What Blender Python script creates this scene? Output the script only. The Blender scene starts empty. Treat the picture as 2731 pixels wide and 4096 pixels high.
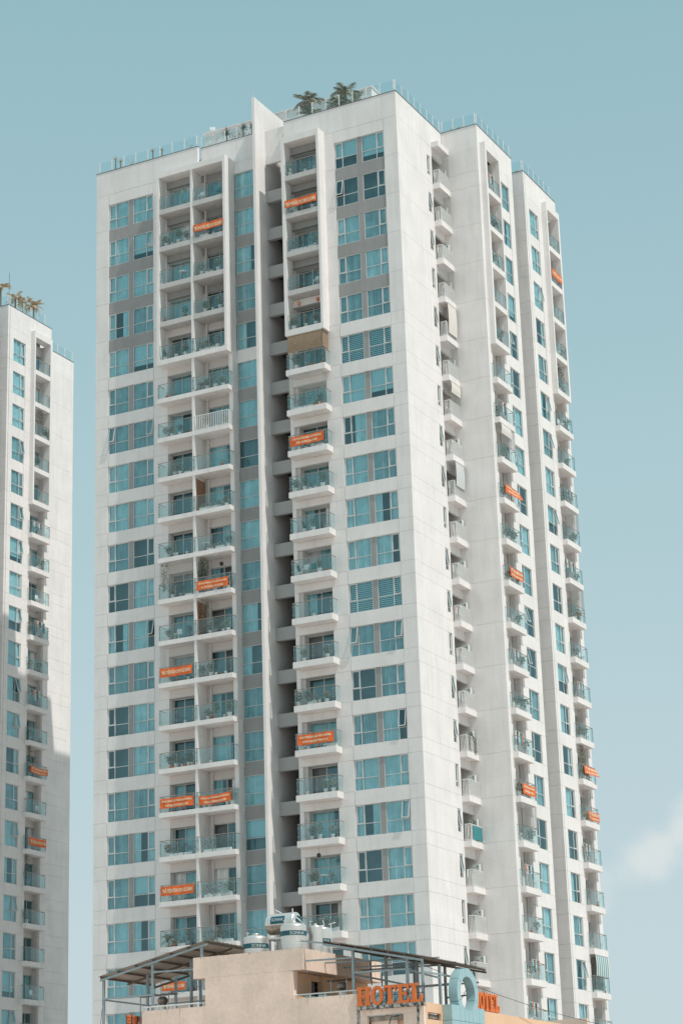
import bpy, math, random
from mathutils import Vector, Matrix, noise

sc = bpy.context.scene
col = sc.collection
RNG = random.Random(11)

# ------------------------------------------------------------------ camera
cam_d = bpy.data.cameras.new('camera')
cam_d.sensor_fit = 'HORIZONTAL'; cam_d.sensor_width = 36.0
cam_d.lens = 8669.014 / 2731 * 36.0
cam_d.clip_start = 0.5; cam_d.clip_end = 9000
cam = bpy.data.objects.new('camera', cam_d); col.objects.link(cam)
_R = Vector((0.88433055, 0.46589904, -0.0299593)); _U = Vector((0.16939722, -0.26041311, 0.95052069))
_F = Vector((-0.43504488, 0.84564951, 0.30921328))
m = Matrix.Identity(4)
for i in range(3):
    m[i][0] = _R[i]; m[i][1] = _U[i]; m[i][2] = -_F[i]
m[0][3], m[1][3], m[2][3] = 64.604006, -137.041867, -80.725348
cam.matrix_world = m
sc.camera = cam

# ------------------------------------------------------------------ sun and sky
SUN = Vector((4.4, -1.0, 7.13)).normalized()
SUN_EL = math.asin(SUN.z)
sun_d = bpy.data.lights.new('sun', 'SUN'); sun_d.energy = 3.0; sun_d.angle = math.radians(0.5)
sun_d.color = (1.0, 0.95, 0.88)
sun = bpy.data.objects.new('sun', sun_d); col.objects.link(sun)
sun.rotation_euler = SUN.to_track_quat('Z', 'Y').to_euler(); sun.location = (40, -40, 60)

w = bpy.data.worlds.new('World'); sc.world = w; w.use_nodes = True
N = w.node_tree.nodes; L = w.node_tree.links; N.clear()
out = N.new('ShaderNodeOutputWorld'); bg = N.new('ShaderNodeBackground')
sky = N.new('ShaderNodeTexSky'); sky.sky_type = 'NISHITA'; sky.sun_disc = False
sky.sun_elevation = SUN_EL; sky.sun_rotation = math.atan2(SUN.x, SUN.y)
sky.altitude = 20; sky.air_density = 1.1; sky.dust_density = 1.6; sky.ozone_density = 2.0
tc = N.new('ShaderNodeTexCoord'); sep = N.new('ShaderNodeSeparateXYZ'); L.new(tc.outputs['Generated'], sep.inputs[0])
# the pale teal haze of the day, by height above the horizon, laid over the physical sky
ramp = N.new('ShaderNodeValToRGB'); L.new(sep.outputs['Z'], ramp.inputs[0])
cr = ramp.color_ramp; cr.elements[0].position = 0.0; cr.elements[1].position = 1.0
SKYK = 10.05
def skyc(r, g, b):
    f = lambda c: ((c / 255 + 0.055) / 1.055) ** 2.4
    return (f(r) , f(g), f(b), 1)
cr.elements[0].color = skyc(192, 210, 213); cr.elements[1].color = skyc(141, 183, 192)
for p_, c_ in ((0.10, (194, 212, 217)), (0.20, (187, 209, 214)), (0.33, (172, 202, 207)), (0.45, (157, 192, 200)), (0.53, (148, 187, 195)), (0.65, (146, 186, 194))):
    e = cr.elements.new(p_); e.color = skyc(*c_)
mul = N.new('ShaderNodeVectorMath'); mul.operation = 'SCALE'; L.new(ramp.outputs[0], mul.inputs[0]); mul.inputs['Scale'].default_value = SKYK
mix = N.new('ShaderNodeMix'); mix.data_type = 'RGBA'; mix.inputs[0].default_value = 0.90
L.new(sky.outputs[0], mix.inputs[6]); L.new(mul.outputs[0], mix.inputs[7])
# thin cloud low in the sky
cn = N.new('ShaderNodeTexNoise'); cn.inputs['Scale'].default_value = 9.0; cn.inputs['Detail'].default_value = 7; cn.inputs['Roughness'].default_value = 0.56
cmap = N.new('ShaderNodeMapping'); cmap.inputs['Scale'].default_value = (1, 1, 2.2); cmap.inputs['Location'].default_value = (0.35, 0.1, 0.42)
L.new(tc.outputs['Generated'], cmap.inputs[0]); L.new(cmap.outputs[0], cn.inputs['Vector'])
crp = N.new('ShaderNodeMapRange'); crp.inputs[1].default_value = 0.40; crp.inputs[2].default_value = 0.70; crp.interpolation_type = 'SMOOTHSTEP'
L.new(cn.outputs[0], crp.inputs[0])
cax = N.new('ShaderNodeVectorMath'); cax.operation = 'SUBTRACT'; L.new(tc.outputs['Generated'], cax.inputs[0]); cax.inputs[1].default_value = (-0.3190, 0.9338, 0.1578)
# distance from the cloud's long axis, which climbs to the right
crot = N.new('ShaderNodeMapping'); crot.inputs['Rotation'].default_value = (0, math.radians(34), 0); L.new(cax.outputs[0], crot.inputs[0])
csc = N.new('ShaderNodeVectorMath'); csc.operation = 'MULTIPLY'; csc.inputs[1].default_value = (13, 4, 74); L.new(crot.outputs[0], csc.inputs[0])
cwp = N.new('ShaderNodeTexNoise'); cwp.inputs['Scale'].default_value = 42; cwp.inputs['Detail'].default_value = 5; L.new(tc.outputs['Generated'], cwp.inputs['Vector'])
cln = N.new('ShaderNodeVectorMath'); cln.operation = 'LENGTH'; L.new(csc.outputs[0], cln.inputs[0])
cad = N.new('ShaderNodeMath'); cad.operation = 'MULTIPLY_ADD'; L.new(cwp.outputs[0], cad.inputs[0]); cad.inputs[1].default_value = 2.0; L.new(cln.outputs['Value'], cad.inputs[2])
cfa = N.new('ShaderNodeMapRange'); cfa.inputs[1].default_value = 0.95; cfa.inputs[2].default_value = 1.95; cfa.inputs[3].default_value = 0.66; cfa.inputs[4].default_value = 0.0; cfa.interpolation_type = 'SMOOTHSTEP'
L.new(cad.outputs[0], cfa.inputs[0])
cm = N.new('ShaderNodeMath'); cm.operation = 'MAXIMUM'; cm.inputs[1].default_value = 0.0; L.new(cfa.outputs[0], cm.inputs[0])
mix2 = N.new('ShaderNodeMix'); mix2.data_type = 'RGBA'
L.new(mix.outputs[2], mix2.inputs[6]); mix2.inputs[7].default_value = tuple(SKYK * c for c in skyc(222, 226, 224)[:3]) + (1,)
L.new(cm.outputs[0], mix2.inputs[0])
L.new(mix2.outputs[2], bg.inputs[0]); bg.inputs[1].default_value = 0.1
L.new(bg.outputs[0], out.inputs[0])

sc.view_settings.view_transform = 'Standard'; sc.view_settings.look = 'None'
sc.view_settings.exposure = 0.07; sc.view_settings.gamma = 1.0; sc.view_settings.use_curve_mapping = False
sc.render.engine = 'CYCLES'
sc.cycles.use_denoising = True
sc.cycles.max_bounces = 7; sc.cycles.diffuse_bounces = 4; sc.cycles.transparent_max_bounces = 16
sc.cycles.caustics_reflective = False; sc.cycles.caustics_refractive = False

# ------------------------------------------------------------------ materials
def nodes(name):
    mt = bpy.data.materials.new(name); mt.use_nodes = True
    nt = mt.node_tree; b = nt.nodes['Principled BSDF']
    return mt, nt, b
def plaster(name, c, rough=0.85, amt=0.06, streak=0.07, patch=0.05, dirt=(0.33, 0.32, 0.30)):
    mt, nt, b = nodes(name); n = nt.nodes; l = nt.links
    g = n.new('ShaderNodeNewGeometry')
    def nz(scale, sx, sz, det=4):
        mp = n.new('ShaderNodeMapping'); mp.inputs['Scale'].default_value = (sx, sx, sz); l.new(g.outputs['Position'], mp.inputs[0])
        t = n.new('ShaderNodeTexNoise'); t.inputs['Scale'].default_value = scale; t.inputs['Detail'].default_value = det; l.new(mp.outputs[0], t.inputs['Vector'])
        return t.outputs[0]
    def rng(s, a, b_, lo, hi):
        r = n.new('ShaderNodeMapRange'); r.inputs[1].default_value = a; r.inputs[2].default_value = b_; r.inputs[3].default_value = lo; r.inputs[4].default_value = hi
        l.new(s, r.inputs[0]); return r.outputs[0]
    a = rng(nz(0.5, 1, 1), 0.3, 0.7, 1 - patch, 1 + patch * 0.4)
    s = rng(nz(2.2, 1, 0.12, 5), 0.48, 0.78, 0, 1)
    f = rng(nz(6, 1, 1, 6), 0.3, 0.7, 1 - amt * 0.5, 1 + amt * 0.5)
    m1 = n.new('ShaderNodeMath'); m1.operation = 'MULTIPLY'; l.new(a, m1.inputs[0]); l.new(f, m1.inputs[1])
    vm = n.new('ShaderNodeVectorMath'); vm.operation = 'SCALE'; vm.inputs[0].default_value = c; l.new(m1.outputs[0], vm.inputs['Scale'])
    ms = n.new('ShaderNodeMath'); ms.operation = 'MULTIPLY'; ms.inputs[1].default_value = streak; l.new(s, ms.inputs[0])
    mx = n.new('ShaderNodeMix'); mx.data_type = 'RGBA'; l.new(ms.outputs[0], mx.inputs[0]); l.new(vm.outputs[0], mx.inputs[6]); mx.inputs[7].default_value = dirt + (1,)
    l.new(mx.outputs[2], b.inputs['Base Color']); b.inputs['Roughness'].default_value = rough
    bp_ = n.new('ShaderNodeBump'); bp_.inputs['Strength'].default_value = 0.15; bp_.inputs['Distance'].default_value = 0.02
    l.new(nz(14, 1, 1, 3), bp_.inputs['Height']); l.new(bp_.outputs[0], b.inputs['Normal'])
    return mt
def plain(name, c, rough=0.6, metal=0.0, var=0.0, scale=8.0):
    mt, nt, b = nodes(name); b.inputs['Roughness'].default_value = rough; b.inputs['Metallic'].default_value = metal
    n = nt.nodes; l = nt.links
    g = n.new('ShaderNodeNewGeometry'); t = n.new('ShaderNodeTexNoise'); t.inputs['Scale'].default_value = scale; t.inputs['Detail'].default_value = 3
    l.new(g.outputs['Position'], t.inputs['Vector'])
    r = n.new('ShaderNodeMapRange'); r.inputs[1].default_value = 0.3; r.inputs[2].default_value = 0.7
    v = max(var, 0.04); r.inputs[3].default_value = 1 - v; r.inputs[4].default_value = 1 + v
    l.new(t.outputs[0], r.inputs[0])
    vm = n.new('ShaderNodeVectorMath'); vm.operation = 'SCALE'; vm.inputs[0].default_value = c; l.new(r.outputs[0], vm.inputs['Scale'])
    l.new(vm.outputs[0], b.inputs['Base Color'])
    return mt
def glass(name, tint, refl, base=0.03, k=0.55, rough=0.02, wob=0.0):
    mt = bpy.data.materials.new(name); mt.use_nodes = True; nt = mt.node_tree; n = nt.nodes; l = nt.links; n.clear()
    o = n.new('ShaderNodeOutputMaterial'); t = n.new('ShaderNodeBsdfTransparent'); t.inputs[0].default_value = tint + (1,)
    gl = n.new('ShaderNodeBsdfGlossy'); gl.inputs[0].default_value = refl + (1,); gl.inputs['Roughness'].default_value = rough
    # thin sheet: the same Fresnel rise seen from either side
    ge = n.new('ShaderNodeNewGeometry'); dt = n.new('ShaderNodeVectorMath'); dt.operation = 'DOT_PRODUCT'; l.new(ge.outputs['Normal'], dt.inputs[0]); l.new(ge.outputs['Incoming'], dt.inputs[1])
    ab = n.new('ShaderNodeMath'); ab.operation = 'ABSOLUTE'; l.new(dt.outputs['Value'], ab.inputs[0])
    om = n.new('ShaderNodeMath'); om.operation = 'SUBTRACT'; om.inputs[0].default_value = 1; l.new(ab.outputs[0], om.inputs[1])
    pw = n.new('ShaderNodeMath'); pw.operation = 'POWER'; l.new(om.outputs[0], pw.inputs[0]); pw.inputs[1].default_value = 4.5
    r = n.new('ShaderNodeMapRange'); r.inputs[1].default_value = 0.0; r.inputs[2].default_value = 1; r.inputs[3].default_value = base; r.inputs[4].default_value = base + k
    l.new(pw.outputs[0], r.inputs[0])
    mx = n.new('ShaderNodeMixShader'); l.new(r.outputs[0], mx.inputs[0]); l.new(t.outputs[0], mx.inputs[1]); l.new(gl.outputs[0], mx.inputs[2]); l.new(mx.outputs[0], o.inputs[0])
    return mt
def leafmat(name, c1, c2, scale=5.0):
    mt, nt, b = nodes(name); n = nt.nodes; l = nt.links
    g = n.new('ShaderNodeNewGeometry'); t = n.new('ShaderNodeTexNoise'); t.inputs['Scale'].default_value = scale
    l.new(g.outputs['Position'], t.inputs['Vector'])
    r = n.new('ShaderNodeMapRange'); r.inputs[1].default_value = 0.35; r.inputs[2].default_value = 0.65; l.new(t.outputs[0], r.inputs[0])
    mx = n.new('ShaderNodeMix'); mx.data_type = 'RGBA'; l.new(r.outputs[0], mx.inputs[0]); mx.inputs[6].default_value = c1 + (1,); mx.inputs[7].default_value = c2 + (1,)
    l.new(mx.outputs[2], b.inputs['Base Color']); b.inputs['Roughness'].default_value = 0.55
    return mt
M = {}
M['wall'] = plaster('white_painted_concrete', (0.84, 0.803, 0.787), streak=0.16, patch=0.07)
M['soffit'] = plaster('painted_soffit', (0.76, 0.735, 0.71), streak=0.04)
M['grey'] = plaster('grey_painted_concrete', (0.34, 0.335, 0.33), streak=0.25, dirt=(0.2, 0.2, 0.19), patch=0.08)
M['slabg'] = plaster('weathered_slab_paint', (0.58, 0.565, 0.55), streak=0.2)
M['shaft'] = plaster('painted_shaft_shade', (0.085, 0.09, 0.088), streak=0.1)  # near-black colour stands in for deep shade in the shaft and utility recesses
M['beam'] = plaster('grey_beam_paint', (0.40, 0.40, 0.395), streak=0.1)
M['recess'] = plaster('balcony_wall_paint', (0.68, 0.64, 0.62), streak=0.05)
M['joint'] = plain('joint_shadow_gap', (0.58, 0.57, 0.56), 0.9)
M['coping'] = plain('dark_coping', (0.16, 0.17, 0.17), 0.7)
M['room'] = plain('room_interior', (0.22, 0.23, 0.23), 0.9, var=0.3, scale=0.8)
M['frame'] = plain('window_aluminium', (0.60, 0.61, 0.60), 0.45, 0.0)
M['win'] = glass('teal_window_glass', (0.58, 0.825, 0.87), (0.62, 0.91, 0.97), 0.15, 0.8)
M['door'] = glass('teal_door_glass', (0.54, 0.78, 0.82), (0.60, 0.90, 0.96), 0.12, 0.8)
M['rail'] = glass('balcony_glass', (0.84, 0.945, 0.95), (0.78, 0.97, 1.0), 0.09, 0.7)
M['steel'] = plain('stainless_steel', (0.36, 0.33, 0.30), 0.4, 0.5)
M['rrail'] = glass('roof_rail_glass', (0.84, 0.93, 0.935), (0.80, 0.96, 1.0), 0.05, 0.5)
M['whitem'] = plain('white_painted_metal', (0.78, 0.78, 0.77), 0.5)
M['c0'] = plain('pale_curtain', (0.86, 0.87, 0.86), 0.9, var=0.12, scale=1.3)
M['c1'] = plain('grey_curtain', (0.56, 0.58, 0.58), 0.9, var=0.18, scale=1.3)
M['c2'] = plain('dark_curtain', (0.26, 0.27, 0.26), 0.9, var=0.2, scale=1.3)
M['cb'] = plain('roller_blind', (0.80, 0.83, 0.82), 0.85, var=0.05)
M['orange'] = plain('orange_banner_cloth', (0.80, 0.155, 0.035), 0.75, var=0.08, scale=3)
M['cream'] = plain('cream_letter_print', (0.86, 0.72, 0.50), 0.8)
M['leaf'] = leafmat('green_leaves', (0.06, 0.09, 0.06), (0.24, 0.26, 0.17))
M['leafd'] = leafmat('dark_leaves', (0.04, 0.07, 0.06), (0.17, 0.20, 0.15))
M['palm'] = leafmat('pale_palm_leaves', (0.20, 0.24, 0.21), (0.50, 0.51, 0.44))  # pale leaf tones, lightened so the fronds read as sunlit
M['leafy'] = leafmat('yellowed_leaves', (0.40, 0.31, 0.19), (0.72, 0.57, 0.38))
M['leafw'] = leafmat('silvery_leaves', (0.16, 0.19, 0.14), (0.42, 0.42, 0.34))
M['red'] = leafmat('coral_blossom', (0.50, 0.12, 0.06), (0.65, 0.30, 0.16))
M['wflower'] = leafmat('pale_blossom', (0.60, 0.48, 0.40), (0.7, 0.64, 0.56))
M['bark'] = plain('bark', (0.24, 0.19, 0.14), 0.9, var=0.2)
M['bare'] = plain('pale_bare_branch', (0.50, 0.46, 0.40), 0.9)
M['potw'] = plain('white_pot', (0.74, 0.74, 0.72), 0.5)
M['pott'] = plain('terracotta_pot', (0.45, 0.16, 0.07), 0.8)
M['potg'] = plain('grey_pot', (0.30, 0.30, 0.29), 0.7)
M['wood'] = plain('brown_wood', (0.32, 0.16, 0.08), 0.7, var=0.2)
M['bamboo'] = plain('brown_bamboo', (0.30, 0.21, 0.14), 0.8, var=0.25, scale=12)
M['dark'] = plain('dark_metal', (0.06, 0.06, 0.06), 0.5, 0.3)
M['teal'] = plain('teal_fabric', (0.05, 0.25, 0.27), 0.8, var=0.15)
M['cloth'] = plain('pale_laundry', (0.6, 0.62, 0.62), 0.9, var=0.1)
M['canvas'] = plain('white_canvas', (0.72, 0.68, 0.63), 0.85)
M['net'] = plain('safety_net_wire', (0.45, 0.45, 0.43), 0.6)
M['acv'] = plain('ac_casing', (0.70, 0.71, 0.69), 0.5)

# ------------------------------------------------------------------ mesh helpers
class MB:
    def __init__(s): s.v = []; s.f = []; s.m = []
    def quad(s, a, b, c, d, mi=0):
        i = len(s.v); s.v += [tuple(a), tuple(b), tuple(c), tuple(d)]; s.f.append((i, i+1, i+2, i+3)); s.m.append(mi)
    def tri(s, a, b, c, mi=0):
        i = len(s.v); s.v += [tuple(a), tuple(b), tuple(c)]; s.f.append((i, i+1, i+2)); s.m.append(mi)
    def box(s, x0, x1, y0, y1, z0, z1, mi=0):
        i = len(s.v)
        s.v += [(x0,y0,z0),(x1,y0,z0),(x1,y1,z0),(x0,y1,z0),(x0,y0,z1),(x1,y0,z1),(x1,y1,z1),(x0,y1,z1)]
        for q in ((0,3,2,1),(4,5,6,7),(0,1,5,4),(1,2,6,5),(2,3,7,6),(3,0,4,7)):
            s.f.append(tuple(i+k for k in q)); s.m.append(mi)
        return s
    def tube(s, pts, r, n=6, mi=0, cap=True):
        pts = [Vector(p) for p in pts]; rs = r if isinstance(r, (list, tuple)) else [r]*len(pts)
        base = len(s.v)
        for j, p in enumerate(pts):
            d = (pts[min(j+1, len(pts)-1)] - pts[max(j-1, 0)]).normalized()
            a = d.orthogonal().normalized() if abs(d.z) < .9 else Vector((1,0,0))
            a = (a - d*a.dot(d)).normalized(); b = d.cross(a)
            for k in range(n):
                t = 2*math.pi*k/n; q = p + (a*math.cos(t)+b*math.sin(t))*rs[j]; s.v.append(tuple(q))
        for j in range(len(pts)-1):
            for k in range(n):
                k2 = (k+1) % n
                s.f.append((base+j*n+k, base+j*n+k2, base+(j+1)*n+k2, base+(j+1)*n+k)); s.m.append(mi)
        if cap:
            s.f.append(tuple(base+k for k in range(n))[::-1]); s.m.append(mi)
            s.f.append(tuple(base+(len(pts)-1)*n+k for k in range(n))); s.m.append(mi)
        return s
    def lathe(s, prof, n=12, c=(0,0,0), mi=0):
        base = len(s.v)
        for r, z in prof:
            for k in range(n):
                t = 2*math.pi*k/n; s.v.append((c[0]+r*math.cos(t), c[1]+r*math.sin(t), c[2]+z))
        for j in range(len(prof)-1):
            for k in range(n):
                k2 = (k+1) % n
                s.f.append((base+j*n+k, base+j*n+k2, base+(j+1)*n+k2, base+(j+1)*n+k)); s.m.append(mi)
        return s
    def prism(s, poly, a0, a1, axis='y', mi=0):
        # poly: (u, v) outline; extruded along axis
        n = len(poly); i = len(s.v)
        for a in (a0, a1):
            for u, v in poly:
                s.v.append((u, a, v) if axis == 'y' else ((a, u, v) if axis == 'x' else (u, v, a)))
        s.f.append(tuple(range(i, i+n))); s.m.append(mi); s.f.append(tuple(range(i+2*n-1, i+n-1, -1))); s.m.append(mi)
        for k in range(n):
            k2 = (k+1) % n; s.f.append((i+k2, i+k, i+n+k, i+n+k2)); s.m.append(mi)
        return s
    def mesh(s, name, mats, smooth=False):
        me = bpy.data.meshes.new(name); me.from_pydata(s.v, [], s.f)
        for mt in mats: me.materials.append(M[mt] if isinstance(mt, str) else mt)
        me.polygons.foreach_set('material_index', s.m)
        if smooth: me.polygons.foreach_set('use_smooth', [True]*len(s.f))
        me.update(); return me
WL = {}
def link(o, parent=None, world=(0,0,0), rz=0.0):
    col.objects.link(o)
    wv = Vector(world)
    if parent is not None:
        pw, prz = WL[parent.name]
        o.parent = parent
        d = wv - pw
        if prz: d = Matrix.Rotation(-prz, 3, 'Z') @ d
        o.location = d; o.rotation_euler = (0, 0, rz - prz)
    else:
        o.location = wv; o.rotation_euler = (0, 0, rz)
    WL[o.name] = (wv, rz)
    return o
def put(name, me, parent=None, world=(0,0,0), rz=0.0):
    return link(bpy.data.objects.new(name, me), parent, world, rz)
def tag(o, label=None, cat=None, group=None, kind=None):
    if label: o['label'] = label
    if cat: o['category'] = cat
    if group: o['group'] = group
    if kind: o['kind'] = kind
    return o
def thing(name, world, label, cat, group=None, rz=0.0):
    o = bpy.data.objects.new(name, None); o.empty_display_size = 0.2
    link(o, None, world, rz); return tag(o, label, cat, group)
_bc = {}
def boxm(dx, dy, dz, mat='wall'):
    k = (round(dx,3), round(dy,3), round(dz,3), mat)
    if k not in _bc: _bc[k] = MB().box(0, k[0], 0, k[1], 0, k[2]).mesh('slab_'+mat, [mat])
    return _bc[k]
def bx(name, x0, x1, y0, y1, z0, z1, mat, parent, O=(0,0,0)):
    return put(name, boxm(x1-x0, y1-y0, z1-z0, mat), parent, (x0+O[0], y0+O[1], z0+O[2]))

GZ = -82.3
# ------------------------------------------------------------------ ground
g = MB(); g.quad((-3000,-3000,0),(3000,-3000,0),(3000,3000,0),(-3000,3000,0))
gm = plaster('pale_city_ground', (0.60, 0.51, 0.46), patch=0.2, streak=0.0)
tag(put('ground', g.mesh('ground', [gm]), None, (0,0,GZ)), 'pale ground of the city block below the towers', kind='structure')

# ------------------------------------------------------------------ windows
H_ = 3.3; WH = 2.27
def H(k): return -H_*k
def S(k): return -H_*k - WH
_wc = {}
def wframe(w, h, mull, trans, dep=0.07):
    """frame in local space: x 0..w, y 0..dep (inward), z 0..-h"""
    k = ('f', round(w,3), round(h,3), tuple(mull), tuple(trans), dep)
    if k in _wc: return _wc[k]
    b = MB(); t = 0.05
    b.box(0, t, 0, dep, -h, 0); b.box(w-t, w, 0, dep, -h, 0)
    b.box(t, w-t, 0, dep, -t, 0); b.box(t, w-t, 0, dep, -h, -h+t)
    for x in mull: b.box(x-0.03, x+0.03, 0.005, dep-.005, -h+t, -t)
    xs = [t] + [x for x in mull] + [w-t]
    for z in trans:
        for a, c in zip(xs[:-1], xs[1:]):
            b.box(a+(0.03 if a != t else 0), c-(0.03 if c != w-t else 0), 0.008, dep-.008, z-0.025, z+0.025)
    _wc[k] = b.mesh('window_frame', ['frame']); return _wc[k]
def pane(w, h, mat='win'):
    k = ('p', round(w,3), round(h,3), mat)
    if k not in _wc:
        b = MB(); b.quad((0,0,-h),(w,0,-h),(w,0,0),(0,0,0)); _wc[k] = b.mesh('pane', [mat])
    return _wc[k]
def sashm(w, h):
    k = ('s', round(w,3), round(h,3))
    if k not in _wc:
        b = MB(); t = 0.06
        b.box(0, t, -.02, .03, -h, 0); b.box(w-t, w, -.02, .03, -h, 0); b.box(t, w-t, -.02, .03, -t, 0); b.box(t, w-t, -.02, .03, -h, -h+t)
        b.quad((t,0.01,-h+t),(w-t,0.01,-h+t),(w-t,0.01,-t),(t,0.01,-t),1)
        _wc[k] = b.mesh('sash', ['frame', 'win'])
    return _wc[k]
def curt(w, h, mat, seed):
    k = ('c', round(w,2), round(h,2), mat, seed)
    if k not in _wc:
        r = random.Random(seed); b = MB(); n = max(4, int(w/0.095)); p0 = None; y = 0.0
        for i in range(n+1):
            x = w*i/n + (r.uniform(-.03, .03) if 0 < i < n else 0); y = 0.085*(1 if i % 2 else -1)*r.uniform(.15, 1) + 0.04*math.sin(i*.7+seed)
            q = (x, y)
            if p0: b.quad((p0[0],p0[1],-h),(q[0],q[1],-h),(q[0],q[1],0),(p0[0],p0[1],0))
            p0 = q
        _wc[k] = b.mesh('curtain', [mat])
    return _wc[k]
def blind(w, h):
    k = ('b', round(w,2), round(h,2))
    if k not in _wc:
        b = MB(); b.quad((0,0,-h),(w,0,-h),(w,0,0),(0,0,0)); b.box(0, w, -.02, .02, -h-.03, -h); _wc[k] = b.mesh('roller_blind', ['cb'])
    return _wc[k]
def louvre(w, h):
    k = ('l', round(w,2), round(h,2))
    if k not in _wc:
        b = MB(); z = 0
        while z > -h+.1:
            b.quad((0,-.03,z-.11),(w,-.03,z-.11),(w,.03,z),(0,.03,z)); z -= .15
        _wc[k] = b.mesh('slatted_blind', ['c0'])
    return _wc[k]
def dress(win, w, h, org, rz, r, style, mat0='win', dep=.13):
    """curtains or blinds as sub-parts of a window"""
    def at(x, z, y=dep):
        v = Matrix.Rotation(rz, 3, 'Z') @ Vector((x, y, z)); return Vector(org) + v
    if style == 'full':
        put('curtain', curt(w-.06, h-.03, r.choice(['c0','c0','c0','c1']), r.randrange(5)), win, at(.03, -.01), rz)
    elif style == 'dark':
        put('curtain', curt(w-.06, h-.03, 'c1', r.randrange(4)), win, at(.03, -.01), rz)
    elif style == 'left':
        q = w*r.choice([.3,.5,.65]); put('curtain', curt(q, h-.03, 'c0', r.randrange(4)), win, at(.03, -.01), rz)
    elif style == 'right':
        q = w*r.choice([.3,.5,.65]); put('curtain', curt(q, h-.03, 'c0', r.randrange(4)), win, at(w-q-.03, -.01), rz)
    elif style == 'part':
        q = w*.3
        put('curtain', curt(q, h-.03, 'c0', r.randrange(4)), win, at(.03, -.01), rz)
        put('curtain', curt(q, h-.03, 'c0', r.randrange(4)), win, at(w-q-.03, -.01), rz)
    elif style == 'blind':
        put('blind', blind(w-.06, round(h*r.choice([.55,.75,.98]),2)), win, at(.03, -.01), rz)
    elif style == 'slat':
        put('blind', louvre(w-.06, h-.03), win, at(.03, -.01), rz)
def pick(r):
    return r.choices(['full','left','right','part','blind','none','dark','slat'], [46,7,7,8,9,8,13,2])[0]
def window4(parent, org, rz, w, h, side, r, style=None, open_=False, panes=True):
    """four-light window: narrow sash light on `side`, wide fixed light, two lower lights"""
    m_ = .66*w/1.95 if side == 'l' else w - .66*w/1.95
    tr = -1.36
    fr = put('window', wframe(w, h, (m_,), (tr,)), parent, org, rz)
    def at(x, z, y=.035):
        return Vector(org) + Matrix.Rotation(rz, 3, 'Z') @ Vector((x, y, z))
    t = .05
    spans = [(t, m_-.03), (m_+.03, w-t)]
    for j, (a, c) in enumerate(spans):
        issash = (j == 0) == (side == 'l')
        if issash:
            s_ = put('sash', sashm(c-a, -tr-.025-t), fr, at(a, -t, .03 if not open_ else -.02), rz)
            if open_: s_.rotation_euler = (-math.radians(11 + r.uniform(-2, 3)), 0, s_.rotation_euler[2])
        else:
            put('pane', pane(c-a, -tr-.025-t), fr, at(a, -t), rz)
        put('pane', pane(c-a, h+tr-.025-t), fr, at(a, tr-.025), rz)
    dress(fr, w, h, org, rz, r, style or pick(r))
    return fr
def window2(parent, org, rz, w, h, r, style=None, name='window', tr=-1.36):
    fr = put(name, wframe(w, h, (), (tr,)), parent, org, rz)
    def at(x, z, y=.035): return Vector(org) + Matrix.Rotation(rz, 3, 'Z') @ Vector((x, y, z))
    t = .05
    put('pane', pane(w-2*t, -tr-.025-t), fr, at(t, -t), rz)
    put('pane', pane(w-2*t, h+tr-.025-t), fr, at(t, tr-.025), rz)
    dress(fr, w, h, org, rz, r, style or pick(r)); return fr
def door(parent, org, rz, w, mull, r, style=None):
    h = 2.22
    fr = put('balcony_door', wframe(w, h, mull, ()), parent, org, rz)
    xs = [.05] + list(mull) + [w-.05]
    openi = r.randrange(len(mull)+1) if r.random() < .3 else -1
    for j, (a, c) in enumerate(zip(xs[:-1], xs[1:])):
        if j == openi: continue
        a2 = a + (.03 if j else 0); c2 = c - (.03 if j < len(mull) else 0)
        put('door_glass', pane(c2-a2, h-.1, 'door'), fr, Vector(org) + Matrix.Rotation(rz, 3, 'Z') @ Vector((a2, .035, -.05)), rz)
    dress(fr, w, h, org, rz, r, style or r.choices(['full','left','right','none','dark','part'], [30,14,14,20,14,8])[0]); return fr

# ------------------------------------------------------------------ balconies
def railm(w, d0, y0, style, ends):
    """railing for a slab: local x 0..w, front edge y=0, sides run back to y=d0; z from slab top. ends: which sides are open"""
    b = MB(); hgt = 1.2
    b.tube([(.04, .06, hgt), (w-.04, .06, hgt)], .03)
    if 'l' in ends: b.tube([(.06, .06, hgt), (.06, d0, hgt)], .03)
    if 'r' in ends: b.tube([(w-.06, .06, hgt), (w-.06, d0, hgt)], .03)
    if style == 'glass':
        for x in (.12, w*.5, w-.12):
            b.box(x-.02, x+.02, .04, .07, 0, hgt-.02)
            for z in (.3, .92): b.box(x-.09, x+.09, .02, .05, z-.02, z+.02)
    else:
        n = int(w/.16)
        for i in range(n+1):
            x = .06 + (w-.12)*i/n; b.box(x-.022, x+.022, .04, .08, .06, hgt)
        b.box(.04, w-.04, .04, .08, .04, .09)
        m_ = int(d0/.12)
        for e in ends:
            x = .06 if e == 'l' else w-.06
            for i in range(1, m_+1): b.box(x-.02, x+.02, .06+(d0-.1)*i/m_-.018, .06+(d0-.1)*i/m_+.018, .06, hgt)
            b.box(x-.02, x+.02, .06, d0, .04, .09)
    return b
_rc = {}
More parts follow.
